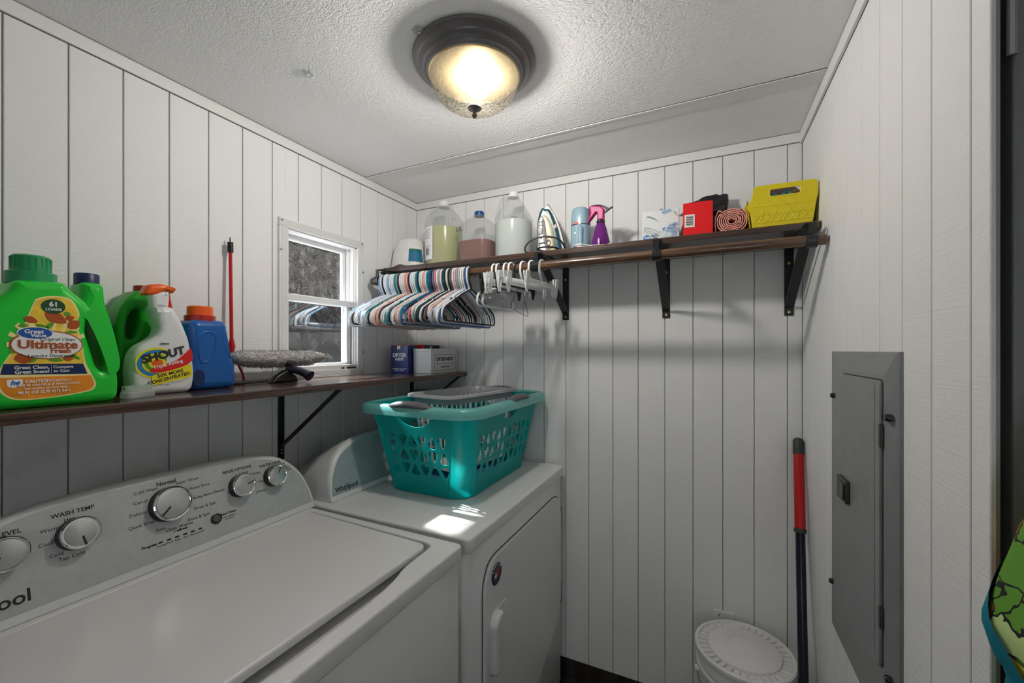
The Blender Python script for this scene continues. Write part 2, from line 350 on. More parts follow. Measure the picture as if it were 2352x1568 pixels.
def FY(x=0, y=0, z=0, rot=0):   # plane facing -y: (a,b,t) -> (x+a, y-t, z+b)
    return Matrix.Translation((x, y, z)) @ Matrix(((1, 0, 0, 0), (0, 0, -1, 0), (0, 1, 0, 0), (0, 0, 0, 1))) @ Matrix.Rotation(rot, 4, 'Z')
def FXm(x=0, y=0, z=0, rot=0):  # plane facing -x: a runs along -y
    return Matrix.Translation((x, y, z)) @ Matrix(((0, 0, -1, 0), (-1, 0, 0, 0), (0, 1, 0, 0), (0, 0, 0, 1))) @ Matrix.Rotation(rot, 4, 'Z')
def T(x, y, z): return Matrix.Translation((x, y, z))

# ------------------------------------------------------------------ room shell
XL, XR, D, ZC, ZT = -1.459, .322, 1.85, 2.251, 2.214
WY0, WY1, WZ0, WZ1 = 1.060, 1.412, 1.352, 1.908      # window opening in the left wall
FZ = -.085; REAR = -1.3; BT = ZT-.0016
fl = struct(B().box(-1.6, 1.3, REAR, 2.0, FZ-.06, FZ-.004).build('floor', W['floor'], smooth=None))
x = -1.46; k = 0
while x < 1.2:
    B().box(x+.0012, x+.149, REAR, D, FZ-.008, FZ, .001, 1).build('plank', W['floor'], fl, None); x += .15
struct(B().box(-1.6, 1.3, REAR, 2.0, ZC, ZC+.05).build('ceiling', W['ceil'], smooth=None))
# left wall: backing with the window opening, boards with open grooves in front
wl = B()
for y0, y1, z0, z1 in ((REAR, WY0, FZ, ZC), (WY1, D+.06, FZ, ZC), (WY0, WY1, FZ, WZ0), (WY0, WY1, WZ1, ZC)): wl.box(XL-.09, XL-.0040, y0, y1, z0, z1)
wl = struct(wl.build('wall_left', W['board_back'], smooth=None))
gl = [1.7665-.1083*i for i in range(-1, 29)]
for i, g in enumerate(gl):
    y1 = min(g-.0030, D); y0 = gl[i+1]+.0005 if i+1 < len(gl) else REAR
    if y1 <= y0: continue
    b = B()
    if y1 > WY0 and y0 < WY1:
        if y0 < WY0: b.box(XL-.006, XL, y0, WY0, FZ, BT, .0012, 1)
        if y1 > WY1: b.box(XL-.006, XL, WY1, y1, FZ, BT, .0012, 1)
        a0, a1 = max(y0, WY0), min(y1, WY1)
        b.box(XL-.006, XL, a0, a1, FZ, WZ0, .0012, 1); b.box(XL-.006, XL, a0, a1, WZ1, BT, .0012, 1)
    else: b.box(XL-.006, XL, y0, y1, FZ, BT, .0012, 1)
    b.build('board', W['wall'], wl, None)
wb = struct(B().box(XL-.09, XR+.05, D+.0038, D+.06, FZ, ZC).build('wall_back', W['board_back'], smooth=None))
gb = [-1.4645]+[-1.3555+.10885*i for i in range(16)]+[XR+.0028]
for a, c in zip(gb, gb[1:]):
    b = B().box(max(a+.0005, XL), min(c-.0028, XR), D, D+.006, 0.004, BT, .0012, 1)
    b.build('board', W['wall'], wb, None)
RW0 = .725
wr = struct(B().box(XR+.0035, XR+.011, RW0+.004, D+.06, FZ, ZC).build('wall_right', W['board_back'], smooth=None))
gr = [1.846]+[1.738-.1077*i for i in range(10)]+[RW0]
for a, c in zip(gr, gr[1:]):
    last = c == RW0
    b = B().box(XR, XR+.006, c+(.0005 if not last else 0), a-.0030, FZ, BT-.006, .0012, 1)
    b.build('board', W['wall'], wr, None)
struct(B().box(XL, XL+.007, REAR, D, ZT, ZC-.0022, .001).build('trim_1', W['trim'], smooth=None))
struct(B().box(XL+.007, XR-.008, D-.007, D, ZT, ZC-.0022, .001).build('trim_2', W['trim'], smooth=None))
struct(B().box(XR-.008, XR, RW0, D, ZT-.006, ZC-.0018, .001).build('trim_3', W['trim'], smooth=None))
bt = B()
for y0, y1, h in ((1.459, 1.527, .0035), (1.459, 1.472, .0050)): bt.box(XL+.007, XR-.008, y0, y1, ZC-h, ZC, .0008, 1)
struct(bt.build('trim_4', W['trim'], smooth=None))
rw = B()   # rear wall; its unseen opening is added to let in fill light
for a0, a1, c0, c1 in ((XL-.09, .0, FZ, ZC), (.42, 1.35, FZ, ZC), (.0, .42, FZ, 1.0), (.0, .42, 1.55, ZC)): rw.box(a0, a1, REAR-.06, REAR, c0, c1)
struct(rw.build('wall_rear', W['wall'], smooth=None))
struct(B().box(1.30, 1.36, REAR, D, FZ, ZC).build('wall_hall', W['wall'], smooth=None))
struct(B().box(XR+.05, 1.36, D-.3, D-.24, FZ, ZC).build('wall_hall_end', W['wall'], smooth=None))
struct(B().box(XL, XR, D+.0005, D+.0036, FZ, .0035).build('baseboard_back', W['floor'], smooth=None))
# grey door leaf standing open beyond the end of the right wall
dr = sempty('door_1')
B().box(.347, 1.14, .735, .772, FZ+.008, 2.06, .003).build('door_leaf', W['door'], dr, None)
for z in (.3, 1.1, 1.85):
    B().tube([(.343, .728, z-.045), (.343, .728, z+.045)], .005).build('hinge', W['steel'], dr)
B().tube([(1.05, .735, 1.0), (1.05, .70, 1.0)], .012).lathe([(0, 0), (.022, .002), (.028, .015), (.02, .032), (0, .036)], 20, M=T(1.05, .70, 1.0) @ Matrix.Rotation(pi/2, 4, 'X')).build('door_knob', W['steel'], dr)

# ------------------------------------------------------------------ window
wn = sempty('window_1')
def casing(y0, y1, z0, z1, vert):
    b = B().box(XL, XL+.012, y0, y1, z0, z1, .002)
    for f in (.18, .34, .5, .66, .82):
        if vert: yy = y0+(y1-y0)*f; b.box(XL+.011, XL+.0132, yy-.0016, yy+.0016, z0+.001, z1-.001, .0005, 1)
        else: zz = z0+(z1-z0)*f; b.box(XL+.011, XL+.0132, y0+.001, y1-.001, zz-.0016, zz+.0016, .0005, 1)
    b.build('casing', W['alu'], wn, None)
OY0, OY1, OZ0, OZ1 = 1.027, 1.447, 1.322, 1.941
casing(OY0, OY1, OZ1-.033, OZ1, False); casing(OY0, OY1, OZ0, OZ0+.034, False)
casing(OY0, OY0+.038, OZ0+.034, OZ1-.033, True); casing(OY1-.036, OY1, OZ0+.034, OZ1-.033, True)
for y, z in ((1.036, 1.931), (1.436, 1.931), (1.032, 1.82), (1.441, 1.80), (1.033, 1.42), (1.441, 1.43), (1.437, 1.335), (1.036, 1.335)):
    B().lathe([(0, .0), (.005, .0), (.005, .0018), (.003, .0032), (0, .0035)], 12, M=FX(XL+.0125, y, z)).build('screw', W['steel'], wn)
j = B()   # reveal lining the opening
j.box(XL-.088, XL+.001, WY0-.002, WY0+.006, WZ0, WZ1); j.box(XL-.088, XL+.001, WY1-.006, WY1+.002, WZ0, WZ1)
j.box(XL-.088, XL+.001, WY0, WY1, WZ1-.006, WZ1+.002); j.box(XL-.088, XL+.001, WY0, WY1, WZ0-.002, WZ0+.010)
j.box(XL-.040, XL-.034, WY1-.020, WY1-.006, WZ0, WZ1, .001); j.box(XL-.060, XL-.054, WY1-.026, WY1-.006, WZ0, WZ1, .001)
j.box(XL-.012, XL-.006, WY1-.012, WY1-.006, WZ0, WZ1, .001)
j.build('reveal', W['vinyl'], wn, None)
ZM = 1.640
def sash(x, z0, z1, wd, name, gm):
    y0, y1 = WY0+.006, WY1-.012
    b = B()
    for a0, a1, c0, c1 in ((y0, y1, z0, z0+wd), (y0, y1, z1-wd, z1), (y0, y0+wd, z0+wd, z1-wd), (y1-wd, y1, z0+wd, z1-wd)): b.box(x-.008, x+.008, a0, a1, c0, c1, .002)
    f = b.build(name, W['vinyl'], wn, None)
    B().box(x-.002, x+.002, y0+wd-.004, y1-wd+.004, z0+wd-.004, z1-wd+.004).build('pane', gm, f, None)
sash(XL-.058, ZM-.004, WZ1-.006, .022, 'upper_sash', W['glass_up'])
sash(XL-.030, WZ0+.010, ZM+.016, .022, 'lower_sash', W['glass_lo'])
B().box(XL-.022, XL+.004, WY0+.002, WY1-.004, ZM-.006, ZM+.018, .002).build('meeting_rail', W['alu'], wn, None)
B().box(XL-.022, XL+.006, WY0, WY1, WZ0-.004, WZ0+.022, .002).build('sill', W['alu'], wn, None)
for y0, y1 in ((1.322, 1.338), (1.352, 1.404)):
    B().box(XL+.0055, XL+.0068, y0, y1, WZ0+.002, WZ0+.011).build('slot', W['gap'], wn, None)
# outdoors, seen through the dusty panes
struct(B().box(-14, XL-.4, -8, 12, -.7, -.6).build('ground_outside', W['soil'], smooth=None))
hd = thing('hedge', 'dark leafy hedge outside beyond the dusty window panes', 'hedge', (-8.4, 6.2, -.6))
verts, faces = [], []
for i in range(9000):
    p = Vector((R.uniform(-.8, .8), R.uniform(-4.8, 4.8), R.uniform(.1, 5.3)))
    s_ = R.uniform(.07, .16); q = Matrix.Rotation(R.uniform(0, 6.28), 3, 'Z') @ Matrix.Rotation(R.uniform(0, 3.1), 3, 'X')
    k = len(verts); verts += [tuple(p+q @ Vector(c)) for c in ((-s_*.5, 0, 0), (0, -s_, 0.02), (s_*.5, 0, 0), (0, s_, .02))]; faces.append((k, k+1, k+2, k+3))
me = bpy.data.meshes.new('foliage'); me.from_pydata(verts, [], faces); me.materials.append(W['leaf'])
o = inst(me, 'foliage', hd); o['kind'] = 'stuff'
B().box(-.35, .35, -5.2, 5.2, .02, 5.3, .25, 3).build('inner_mass', W['bark'], hd)
for i in range(9):
    y = -4.2+i*1.05; B().tube([(0, y, 0), (R.uniform(-.15, .15), y+.1, 1.2), (R.uniform(-.3, .3), y-.1, 2.6)], [.05, .04, .015]).build('stem', W['bark'], hd)

# ------------------------------------------------------------------ ceiling light and ceiling buttons
LX, LY = -.593, 1.010
cl = thing('ceiling_light', 'round flush ceiling light with bronze pan and amber glass bowl', 'ceiling light', (LX, LY, ZC))
B().lathe([(0, 0), (.170, 0), (.1725, -.004), (.171, -.009), (.163, -.015), (.155, -.018), (.151, -.025), (.142, -.030), (.137, -.031), (.134, -.038), (.129, -.041), (.122, -.041)], 64).build('pan', W['bronze'], cl)
B().lathe([(.1225, -.040), (.121, -.034), (.118, -.014), (0, -.010)], 64).build('pan_inside', W['paneins'], cl)  # liner added, near black so the lit pan does not glow through the bowl
bw = [(.1245*cos(t)**.62, -.037-.088*sin(t)) for t in [pi/2*i/16 for i in range(17)]]
bw[-1] = (.0, bw[-1][1])
B().lathe(bw, 64).build('bowl', W['lampglass'], cl, 80)
B().lathe([(.1245, -.035), (.1285, -.037), (.1285, -.041), (.1245, -.043)], 64).build('rim', mat('rim_brass', (.55, .42, .22), .3, .8), cl)
fz = -.123
B().lathe([(0, fz), (.019, fz-.002), (.020, fz-.007), (.013, fz-.012), (.006, fz-.016), (.005, fz-.020), (.0075, fz-.024), (.0075, fz-.028), (.004, fz-.033), (0, fz-.034)], 24).build('finial', W['bronze'], cl)
B().lathe([(0, -.018), (.014, -.020), (.018, -.032), (.030, -.052), (.034, -.068), (.030, -.083), (.018, -.095), (0, -.099)], 28, (.010, .004)).build('bulb', W['bulb'], cl)
for (px, py), lb in (((-1.056, .839), 'clear scalloped ceiling button on open ceiling left of the lamp'), ((-.660, .848), 'clear scalloped ceiling button half under the lamp rim')):
    t = thing('ceiling_button', lb, 'button', (px, py, ZC), 0, 'clear buttons pinning the ceiling')
    pts = [((.019 if i % 2 else .0155)*cos(pi*i/9), (.019 if i % 2 else .0155)*sin(pi*i/9)) for i in range(18)]
    B().plate(smooth(pts, 3), (), .005, .002, M=T(0, 0, -.0025)).build('disc', W['clear'], t)
    B().lathe([(0, -.005), (.004, -.005), (.004, -.0065), (0, -.007)], 10).build('screw', W['steel'], t)

# ------------------------------------------------------------------ shelves, rod, brackets
SZ = 1.840; SY = 1.560
sh = thing('wall_shelf', 'long dark wood shelf on the back wall holding jugs and boxes', 'shelf', (0, 0, 0))
def shelf_fn(x0, x1):
    b = B(); n = 60
    def prof(x):   # bulging liner near the left end of the front edge
        return .011*math.exp(-((x+1.335)/.030)**2)
    def fn(u, v):
        x = x0+(x1-x0)*u; k = v*4; z = SZ; y = SY
        ring = [(SY, SZ-.021), (SY, SZ-.003), (SY+.003, SZ), (D-.001, SZ), (D-.001, SZ-.021)]
        i = int(round(k)); y, z = ring[i]
        if i in (1, 2): z += prof(x)
        return (x, y, z)
    b.grid(fn, n, 4)
    return b.box(x0, x1, SY+.001, D-.001, SZ-.021, SZ-.0205)
bb = shelf_fn(-1.432, -1.172); bb.box(-1.4325, -1.4315, SY, D-.001, SZ-.021, SZ); bb.build('board_end', W['shelf'], sh, 40)
bb = shelf_fn(-1.1705, .3185); bb.box(.3180, .3190, SY, D-.001, SZ-.021, SZ); bb.build('board', W['shelf'], sh, 40)
RY, RZ, RR = 1.480, 1.762, .0158
rd = tag(B().tube([(-1.425+.0, RY, RZ), (-.8, RY, RZ+.001), (.314, RY, RZ+.0005)], RR, 24).build('closet_rod', W['rod']), 'brown stained wooden hanging rod running below the back wall shelf', 'rod')
def wall_bracket(x, label, zb):
    t = thing('shelf_bracket', label, 'bracket', (x, D-.0005, 0), 0, 'black brackets under the back wall shelf')
    h = .015
    B().box(-h, h, -.004, 0, zb, SZ-.0212, .001, 1).build('upright', W['black'], t, None)
    B().box(-h, h, -.36, -.004, SZ-.0255, SZ-.0215, .001, 1).build('arm', W['black'], t, None)
    dy, dz = -.335, (SZ-.03)-(zb+.03); L_ = sqrt(dy*dy+dz*dz); a = atan2(dz, -dy)
    Mx = T(0, -.004, zb+.03) @ Matrix.Rotation(-a, 4, 'X')
    b = B().box(-h, h, -L_, 0, -.002, .002, .0008, 1, M=Mx)
    for sx in (-h, h-.002): b.box(sx, sx+.002, -L_+.02, -.03, .0, .007, M=Mx)
    b.build('brace', W['black'], t, None)
    # rod cradle: strap round the front of the rod, hung from the arm
    dyr = RY-(D-.0005); pts = []
    for k in range(13):
        q = radians(100+k*20); pts.append((0, dyr+cos(q)*(RR+.003), RZ+sin(q)*(RR+.003)))
    sb = B()
    for p, q in zip(pts, pts[1:]):
        m_ = (Vector(p)+Vector(q))/2; d_ = Vector(q)-Vector(p)
        sb.box(-.0135, .0135, -d_.length*.55, d_.length*.55, -.002, .002, M=T(*m_) @ Matrix.Rotation(atan2(d_.z, d_.y), 4, 'X'))
    sb.box(-.008, .008, dyr-.006, dyr-.002, RZ+RR, SZ-.025); sb.build('rod_cradle', W['blackp'], t)
    for z in (zb+.014, SZ-.075):
        B().lathe([(0, 0), (.0055, 0), (.005, .0022), (0, .003)], 12, M=FY(0, -.004, z)).build('screw', W['brass'], t)
wall_bracket(-1.392, 'black shelf bracket behind the packed hangers next to the window wall', 1.578)
wall_bracket(-.594, 'black shelf bracket beside the clip hangers', 1.578)
wall_bracket(-.154, 'black shelf bracket under the tissue box', 1.573)
wall_bracket(.280, 'black shelf bracket in the corner under the yellow bin', 1.568)
LZ = 1.326; LFX = -1.132
ls = thing('wall_shelf', 'long dark wood shelf under the window holding detergent bottles', 'shelf', (0, 0, 0))
b = B(); n = 90
def lf(u, v):
    y = REAR+.6+(D-.002-(REAR+.6))*u; i = int(round(v*4)); wv = .0022*noise.noise((y*9, 0, 3)) + .0015*noise.noise((y*37, 1, 3))
    ring = [(XL+.001, LZ-.022), (XL+.001, LZ), (LFX-.003, LZ), (LFX, LZ-.003), (LFX, LZ-.022+wv)]
    return (ring[i][0], y, ring[i][1])
b.grid(lf, n, 4); b.box(XL+.001, LFX-.0005, REAR+.6, D-.002, LZ-.0222, LZ-.0190)
b.box(LFX-.327, LFX, D-.0025, D-.0015, LZ-.022, LZ-.001)
b.build('board', W['shelfy'], ls, 40)
def side_bracket(y, label):
    t = thing('shelf_bracket', label, 'bracket', (XL+.0005, y, 0), 0, 'black brackets under the window shelf')
    B().box(0, .004, -.013, .013, 1.025, LZ-.0225, .001, 1).build('upright', W['black'], t, None)
    B().box(.004, .312, -.013, .013, LZ-.0265, LZ-.0225, .001, 1).build('arm', W['black'], t, None)
    dz = LZ-.026-1.075; L_ = sqrt(.30**2+dz*dz)
    B().box(0, L_, -.012, .012, -.002, .002, .0008, 1, M=T(.003, 0, 1.075) @ Matrix.Rotation(-atan2(dz, .30), 4, 'Y')).build('brace', W['black'], t, None)
    for z in (1.05, 1.062, 1.285):
        B().lathe([(0, 0), (.0045, 0), (.004, .002), (0, .0025)], 10, M=FX(.004, 0, z)).build('screw', W['steel'], t)
side_bracket(1.040, 'black shelf bracket behind the washer control panel'); side_bracket(1.806, 'black shelf bracket in the corner behind the laundry basket')
side_bracket(.24, 'black shelf bracket under the detergent bottles, hidden by the washer')

# ------------------------------------------------------------------ washer
MA = math.atan(.268)
def face_mat(P0, y, s_, off=0, rot=0):   # console face: a along +y, b up the slope, t out of it
    up = Vector((-sin(MA), 0, cos(MA))); n = Vector((cos(MA), 0, sin(MA))); o = Vector((P0[0], y, P0[1]))+up*s_+n*off
    M = Matrix(((0, up.x, n.x, o.x), (1, up.y, n.y, o.y), (0, up.z, n.z, o.z), (0, 0, 0, 1)))
    return M @ Matrix.Rotation(rot, 4, 'Z')
def arch(t, p=4.6, q=2.2): return max(0, 1-abs(t)**p)**(1/q)
def console(root, P0, yc, half, hh, back, fm, plate_in=.012):
    """arched control console: sloped face, rolled top edge, curved back"""
    n = 72; ts = [-cos(pi*i/n) for i in range(n+1)]
    def fn(u, v):
        t = ts[int(round(u*n))]; h = max(.012, hh*arch(t)); y = yc+half*t
        xb = P0[0]-sin(MA)*h; zt = P0[1]+cos(MA)*h; r = min(.016, h*.5)
        bx = back
        pr = [(P0[0], P0[1]-.001), (P0[0]-sin(MA)*(h-r), P0[1]+cos(MA)*(h-r)), (xb-r*.25, zt-r*.25), (xb-r, zt), (xb-.030, zt-.005),
              (xb*.6+bx*.4, P0[1]+h*.84), (bx+.03, P0[1]+h*.52), (bx, P0[1]+h*.25), (bx, P0[1]-.001)]
        x_, z_ = pr[int(round(v*8))]; return (x_, y, z_)
    b = B(); b.grid(fn, n, 8)
    # end caps
    for e in (0, 1):
        c_ = [fn(e, k/8) for k in range(9)]; t_ = bmesh.new(); t_.faces.new([t_.verts.new(p) for p in c_]); b._add(t_)
    c_ = b.build('console', W['console'], root, 40)
    pts = []
    for i in range(61):
        t = -cos(pi*i/60); pts.append((half*.984*t, max(.0175, hh*arch(t)-plate_in)))
    pts = [(-half*.984, .0175)]+[p for p in pts if p[1] > .0180]+[(half*.984, .0175)]
    B().plate(pts, (), .0016, .0006, 1, M=face_mat(P0, yc, 0, .0004)).build('control_face', fm, c_)
    return c_
WP = (-1.197, .913); WYC = .575
wa = thing('washing_machine', 'white top-loading washer with silver control panel and closed lid', 'washing machine', (0, 0, 0))
WA, WBb = .183, .966
B().box(-1.41, -.612, WA+.006, WBb-.006, FZ+.0005, .872, .008).build('cabinet', W['enamel'], wa)
hole = [(-1.178, .212), (-1.178, .945), (-.692, .928)]+smooth([(-.676, .915), (-.672, .88), (-.668, .80), (-.652, .74), (-.642, .66), (-.640, .56), (-.642, .46), (-.652, .38), (-.668, .32), (-.672, .25)], 4, False)+[(-.69, .222)]
B().plate(rpoly([(-1.42, WA), (-.600, WA), (-.600, WBb-.006), (-1.42, WBb+.006)], .016), [rpoly(hole[:2], .0) and rpoly([hole[0], hole[1]]+hole[2:], .012, 3)], .042, .006, 3, M=T(0, 0, .890)).build('top_deck', W['enamel'], wa)
B().box(-1.19, -.625, .20, .95, .866, .874).build('tub_recess', W['enamel'], wa, None)
lid = B().plate(rpoly([(-1.172, .220), (-.688, .222), (-.684, .915), (-1.172, .938)], [.015, .03, .03, .03]), (), .020, .006, 3, M=T(0, 0, .9035)).build('lid', W['enamel'], wa)
wc = console(wa, WP, WYC, .402, .2185, -1.425, W['silver'])
def knob(c, P0, y, s_, r, ang, h=.026):
    M = face_mat(P0, y, s_, .0008)
    k = B().lathe([(0, 0), (r*1.04, 0), (r*1.0, h*.25), (r*.97, h*.8)], 40, M=M).build('knob', W['blackp'], c)
    B().lathe([(r*.97, h*.78), (r*1.0, h*.82), (r*1.0, h*.96), (r*.95, h*1.02), (r*.90, h*1.0), (r*.89, h*.94)], 40, M=M).build('ring', W['chrome'], k)
    B().lathe([(0, h*1.0), (r*.5, h*.99), (r*.89, h*.93), (r*.89, h*.7), (0, h*.7)], 40, M=M).build('cap', W['knob'], k)
    a = radians(ang); Mi = M @ Matrix.Rotation(a, 4, 'Z')
    B().plate(rrect(r*.62, r*.10, r*.05, r*.54, 0), (), .003, .001, M=Mi @ T(0, 0, h*.995)).build('pointer', W['ink'], k)
for y, r, a in ((.300, .0325, 205), (.405, .0325, -78), (.574, .041, 222), (.750, .0315, 8), (.852, .0305, 62)): knob(wc, WP, y, .135 if r < .04 else .141, r, a)
M = face_mat(WP, .6755, .0675, .0008)
bt = B().lathe([(0, 0), (.0135, 0), (.0135, .004), (.0115, .005), (.0105, .0035), (0, .0035)], 28, M=M).build('start_button', W['blackp'], wc)
B().lathe([(0, .0034), (.0102, .0034), (.009, .0062), (.004, .007), (0, .007)], 24, M=M).build('button_cap', mat('grey_button', (.10, .11, .115), .3), bt)
for i in range(6):
    B().plate(rrect(.0095, .0042, .0021), (), .001, .0003, 1, M=face_mat(WP, .5477+.01752*i, .0562, .0013)).build('indicator', W['ink'], wc)
L1 = B()
def wt(s_, y, q, size, bold=0, rot=0): L1.text(s_, size, face_mat(WP, y, q, .0014), bold=bold)
for s_, y, q, z, bd in (('Normal', .5757, .1945, .0135, .0003), ('Super Wash', .6217, .1866, .0105, 0), ('Heavy Duty', .6477, .1640, .0105, 0), ('Bulky Items/Sheets', .6683, .1375, .0105, 0), ('Drain & Spin', .6552, .1100, .0105, 0),
        ('Rinse & Spin', .6366, .0870, .0105, 0), ('Clean Washer', .5915, .0785, .0105, 0), ('with', .5825, .0710, .0075, 0), ('affresh', .5965, .0708, .0085, .0003), ('Soak', .5514, .0870, .0105, 0), ('Quick Wash', .5173, .1098, .0105, 0), ('Delicate', .5127, .1375, .0105, 0),
        ('Casual', .5195, .1635, .0105, 0), ('Cold Wash', .5329, .1862, .0105, 0), ('RINSE OPTIONS', .7501, .1822, .0115, .0002), ('1 Rinse', .7659, .1690, .0092, 0), ('2 Rinses', .7989, .1580, .0092, 0), ('1 Rinse', .8125, .1300, .0092, 0), ('2 Rinses', .8066, .1025, .0095, 0),
        ('WATER LEVEL', .8498, .1735, .0115, .0002), ('Auto Sensing', .8753, .1660, .0082, 0), ('Deep', .8948, .1560, .0075, 0), ('Water', .9004, .1490, .0075, 0), ('Wash', .9059, .1415, .0075, 0),
        ('Progress', .5255, .0564, .0085, .0003), ('Sensing', .5485, .0488, .0062, 0), ('Wash', .5658, .0488, .0062, 0), ('Rinse', .5837, .0488, .0062, 0), ('Spin', .6009, .0488, .0062, 0), ('Done', .6185, .0488, .0062, 0), ('Locked', .6357, .0488, .0062, 0),
        ('Start / Pause', .709, .0722, .0078, .0003), ('Hold 3 Seconds', .7099, .0628, .0055, 0), ('to Cancel', .711, .0570, .0055, 0), ('WASH TEMP', .4039, .1815, .0122, .0002), ('Hot', .3964, .1680, .0108, 0), ('Warm', .3664, .1572, .0108, 0), ('Cool', .3588, .1306, .0108, 0),
        ('Cold', .3721, .1036, .0108, 0), ('Tap Cold', .3947, .0915, .0108, 0), ('SOIL LEVEL', .2985, .1720, .0122, .0002), ('Heavy', .2920, .1580, .0108, 0), ('Whirlpool', .262, .0455, .034, .0006)):
    wt(s_, y, q, z, bd)
L1.build('lettering', W['ink'], wc, None)
rg = B()
for y, q, r0 in ((.5722, .1405, .0525),):
    for a0, a1 in ((150, 228), (250, 318)):
        rg.tube([tuple(face_mat(WP, y, q, .0015) @ Vector((r0*cos(radians(a)), r0*sin(radians(a)), 0))) for a in range(a0, a1, 4)], .0004, 4)
rg.build('dial_ring', W['whiteink'], wc)

# ------------------------------------------------------------------ dryer
DP = (-1.169, .913); DYC = 1.405
dy = thing('clothes_dryer', 'white front-loading dryer with teal-grey control panel under the basket', 'clothes dryer', (0, 0, 0))
DA, DB = .990, 1.818
B().box(-1.42, -.606, DA+.005, DB-.004, FZ+.0005, .868, .008).build('cabinet', W['enamel'], dy)
tp = B().plate(rpoly([(-1.42, DA), (-.597, DA), (-.592, DB), (-1.42, DB)], .018), (), .046, .009, 4, M=T(0, 0, .888)).build('top_panel', W['enamel'], dy)
B().plate(rrect(.46, .70, .03, -.885, 1.405), [rrect(.452, .692, .027, -.885, 1.405)], .0016, .0005, 1, M=T(0, 0, .9112)).build('embossed_edge', W['enamel'], tp)
door = [(1.077, .14), (1.077, .735), (1.110, .785), (1.150, .796), (1.715, .796), (1.775, .770), (1.790, .715), (1.790, .30), (1.755, .245), (1.36, .06), (1.14, .06)]
dd = B().plate(rpoly(door, .035, 5), (), .014, .005, 3, M=FX(-.604, 0, 0)).build('door', W['enamel'], dy)
B().plate(rpoly([(a+(.004 if a > 1.4 else -.004), z_+(.004 if z_ > .5 else -.004)) for a, z_ in door], .036, 5), (), .003, .001, 1, M=FX(-.6055, 0, 0)).build('door_gap', W['grip'], dy)
B().plate(rpoly([(1.108, .455), (1.108, .600), (1.128, .625), (1.163, .625), (1.163, .440), (1.122, .440)], .012), (), .034, .010, 3, M=FX(-.590, 0, 0)).build('handle', W['console'], dd)
B().plate(rrect(.058, .165, .02, 1.192, .545), (), .006, .003, 3, M=FX(-.5985, 0, 0)).build('handle_recess', W['enamel'], dd)
for z0, z1 in ((.632, .724), (.295, .385)):
    B().box(-.603, -.597, 1.787, 1.795, z0, z1, .001, 1).build('hinge', W['blackp'], dd, None)
st = B().plate(ellipse(.034, .034), (), .0006, .0002, 1, M=FX(-.5966, 1.152, .737)).build('sticker', W['ink'], dd)
B().plate(ellipse(.0245, .0245), (), .0006, .0002, 1, M=FX(-.5962, 1.152, .737)).build('sticker_field', W['lab_navy'], st)
sb = B()
for i, z_ in enumerate((.008, .0, -.008)): sb.plate(rrect(.030-.004*i, .0042, .001, .003, z_), (), .0005, .0001, 1, M=FX(-.5958, 1.152, .740, .25))
sb.build('sticker_stripes', W['lab_red'], st)
sx_ = B()
for i, ch in enumerate('AMERICA'):
    a = radians(150-i*20); sx_.text(ch, .0105, FX(-.5958, 1.152+.0288*cos(a), .737+.0288*sin(a), a-pi/2), bold=.0003)
star = [((.010 if i % 2 == 0 else .0042)*cos(pi/2+pi*i/5), (.010 if i % 2 == 0 else .0042)*sin(pi/2+pi*i/5)) for i in range(10)]
sx_.plate(star, (), .0005, .0001, 1, M=FX(-.5957, 1.145, .733)); sx_.build('sticker_lettering', W['whiteink'], st, None)
dc = console(dy, DP, DYC, .383, .206, -1.425, W['silver_d'], .014)
L2 = B().text('Whirlpool', .0245, face_mat(DP, 1.096, .0330, .0015), bold=.0004)
L2.tube([tuple(face_mat(DP, 1.094, .033, .0016) @ Vector((.009*cos(t)+.009*sin(t)*.5, .013*sin(t), 0))) for t in [radians(q) for q in range(-60, 290, 15)]], .0004, 4)
L2.build('lettering', W['ink'], dc, None)
for y in (1.47, 1.60): knob(dc, DP, y, .12, .033, 90)

# ------------------------------------------------------------------ laundry basket on the dryer
def rr_pt(hx, hy, r, u):
    """point on a rounded rectangle perimeter (quarter corners), u in 0..1, and outward normal"""
    segs = [((hx-r, -hy), (hx-r, -hy), -90)]
    pts = []
    return pts
BZ0, BZ1 = .9125, 1.235; BXC, BYC = -.935, 1.495
bk = thing('laundry_basket', 'teal plastic laundry basket with grey grips on the dryer', 'basket', (BXC, BYC, BZ0))
H = BZ1-BZ0; tx, ty, rt = .228, .330, .060; bx, by, rb = .176, .268, .070
def pick(cx, cy, w_, h, up):
    s_ = 1 if up else -1
    return smooth([(cx, cy+s_*h*.52), (cx+w_*.30, cy+s_*h*.10), (cx+w_*.5, cy-s_*h*.30), (cx+w_*.25, cy-s_*h*.50), (cx-w_*.25, cy-s_*h*.50), (cx-w_*.5, cy-s_*h*.30), (cx-w_*.30, cy+s_*h*.10)], 3)
bd = B()
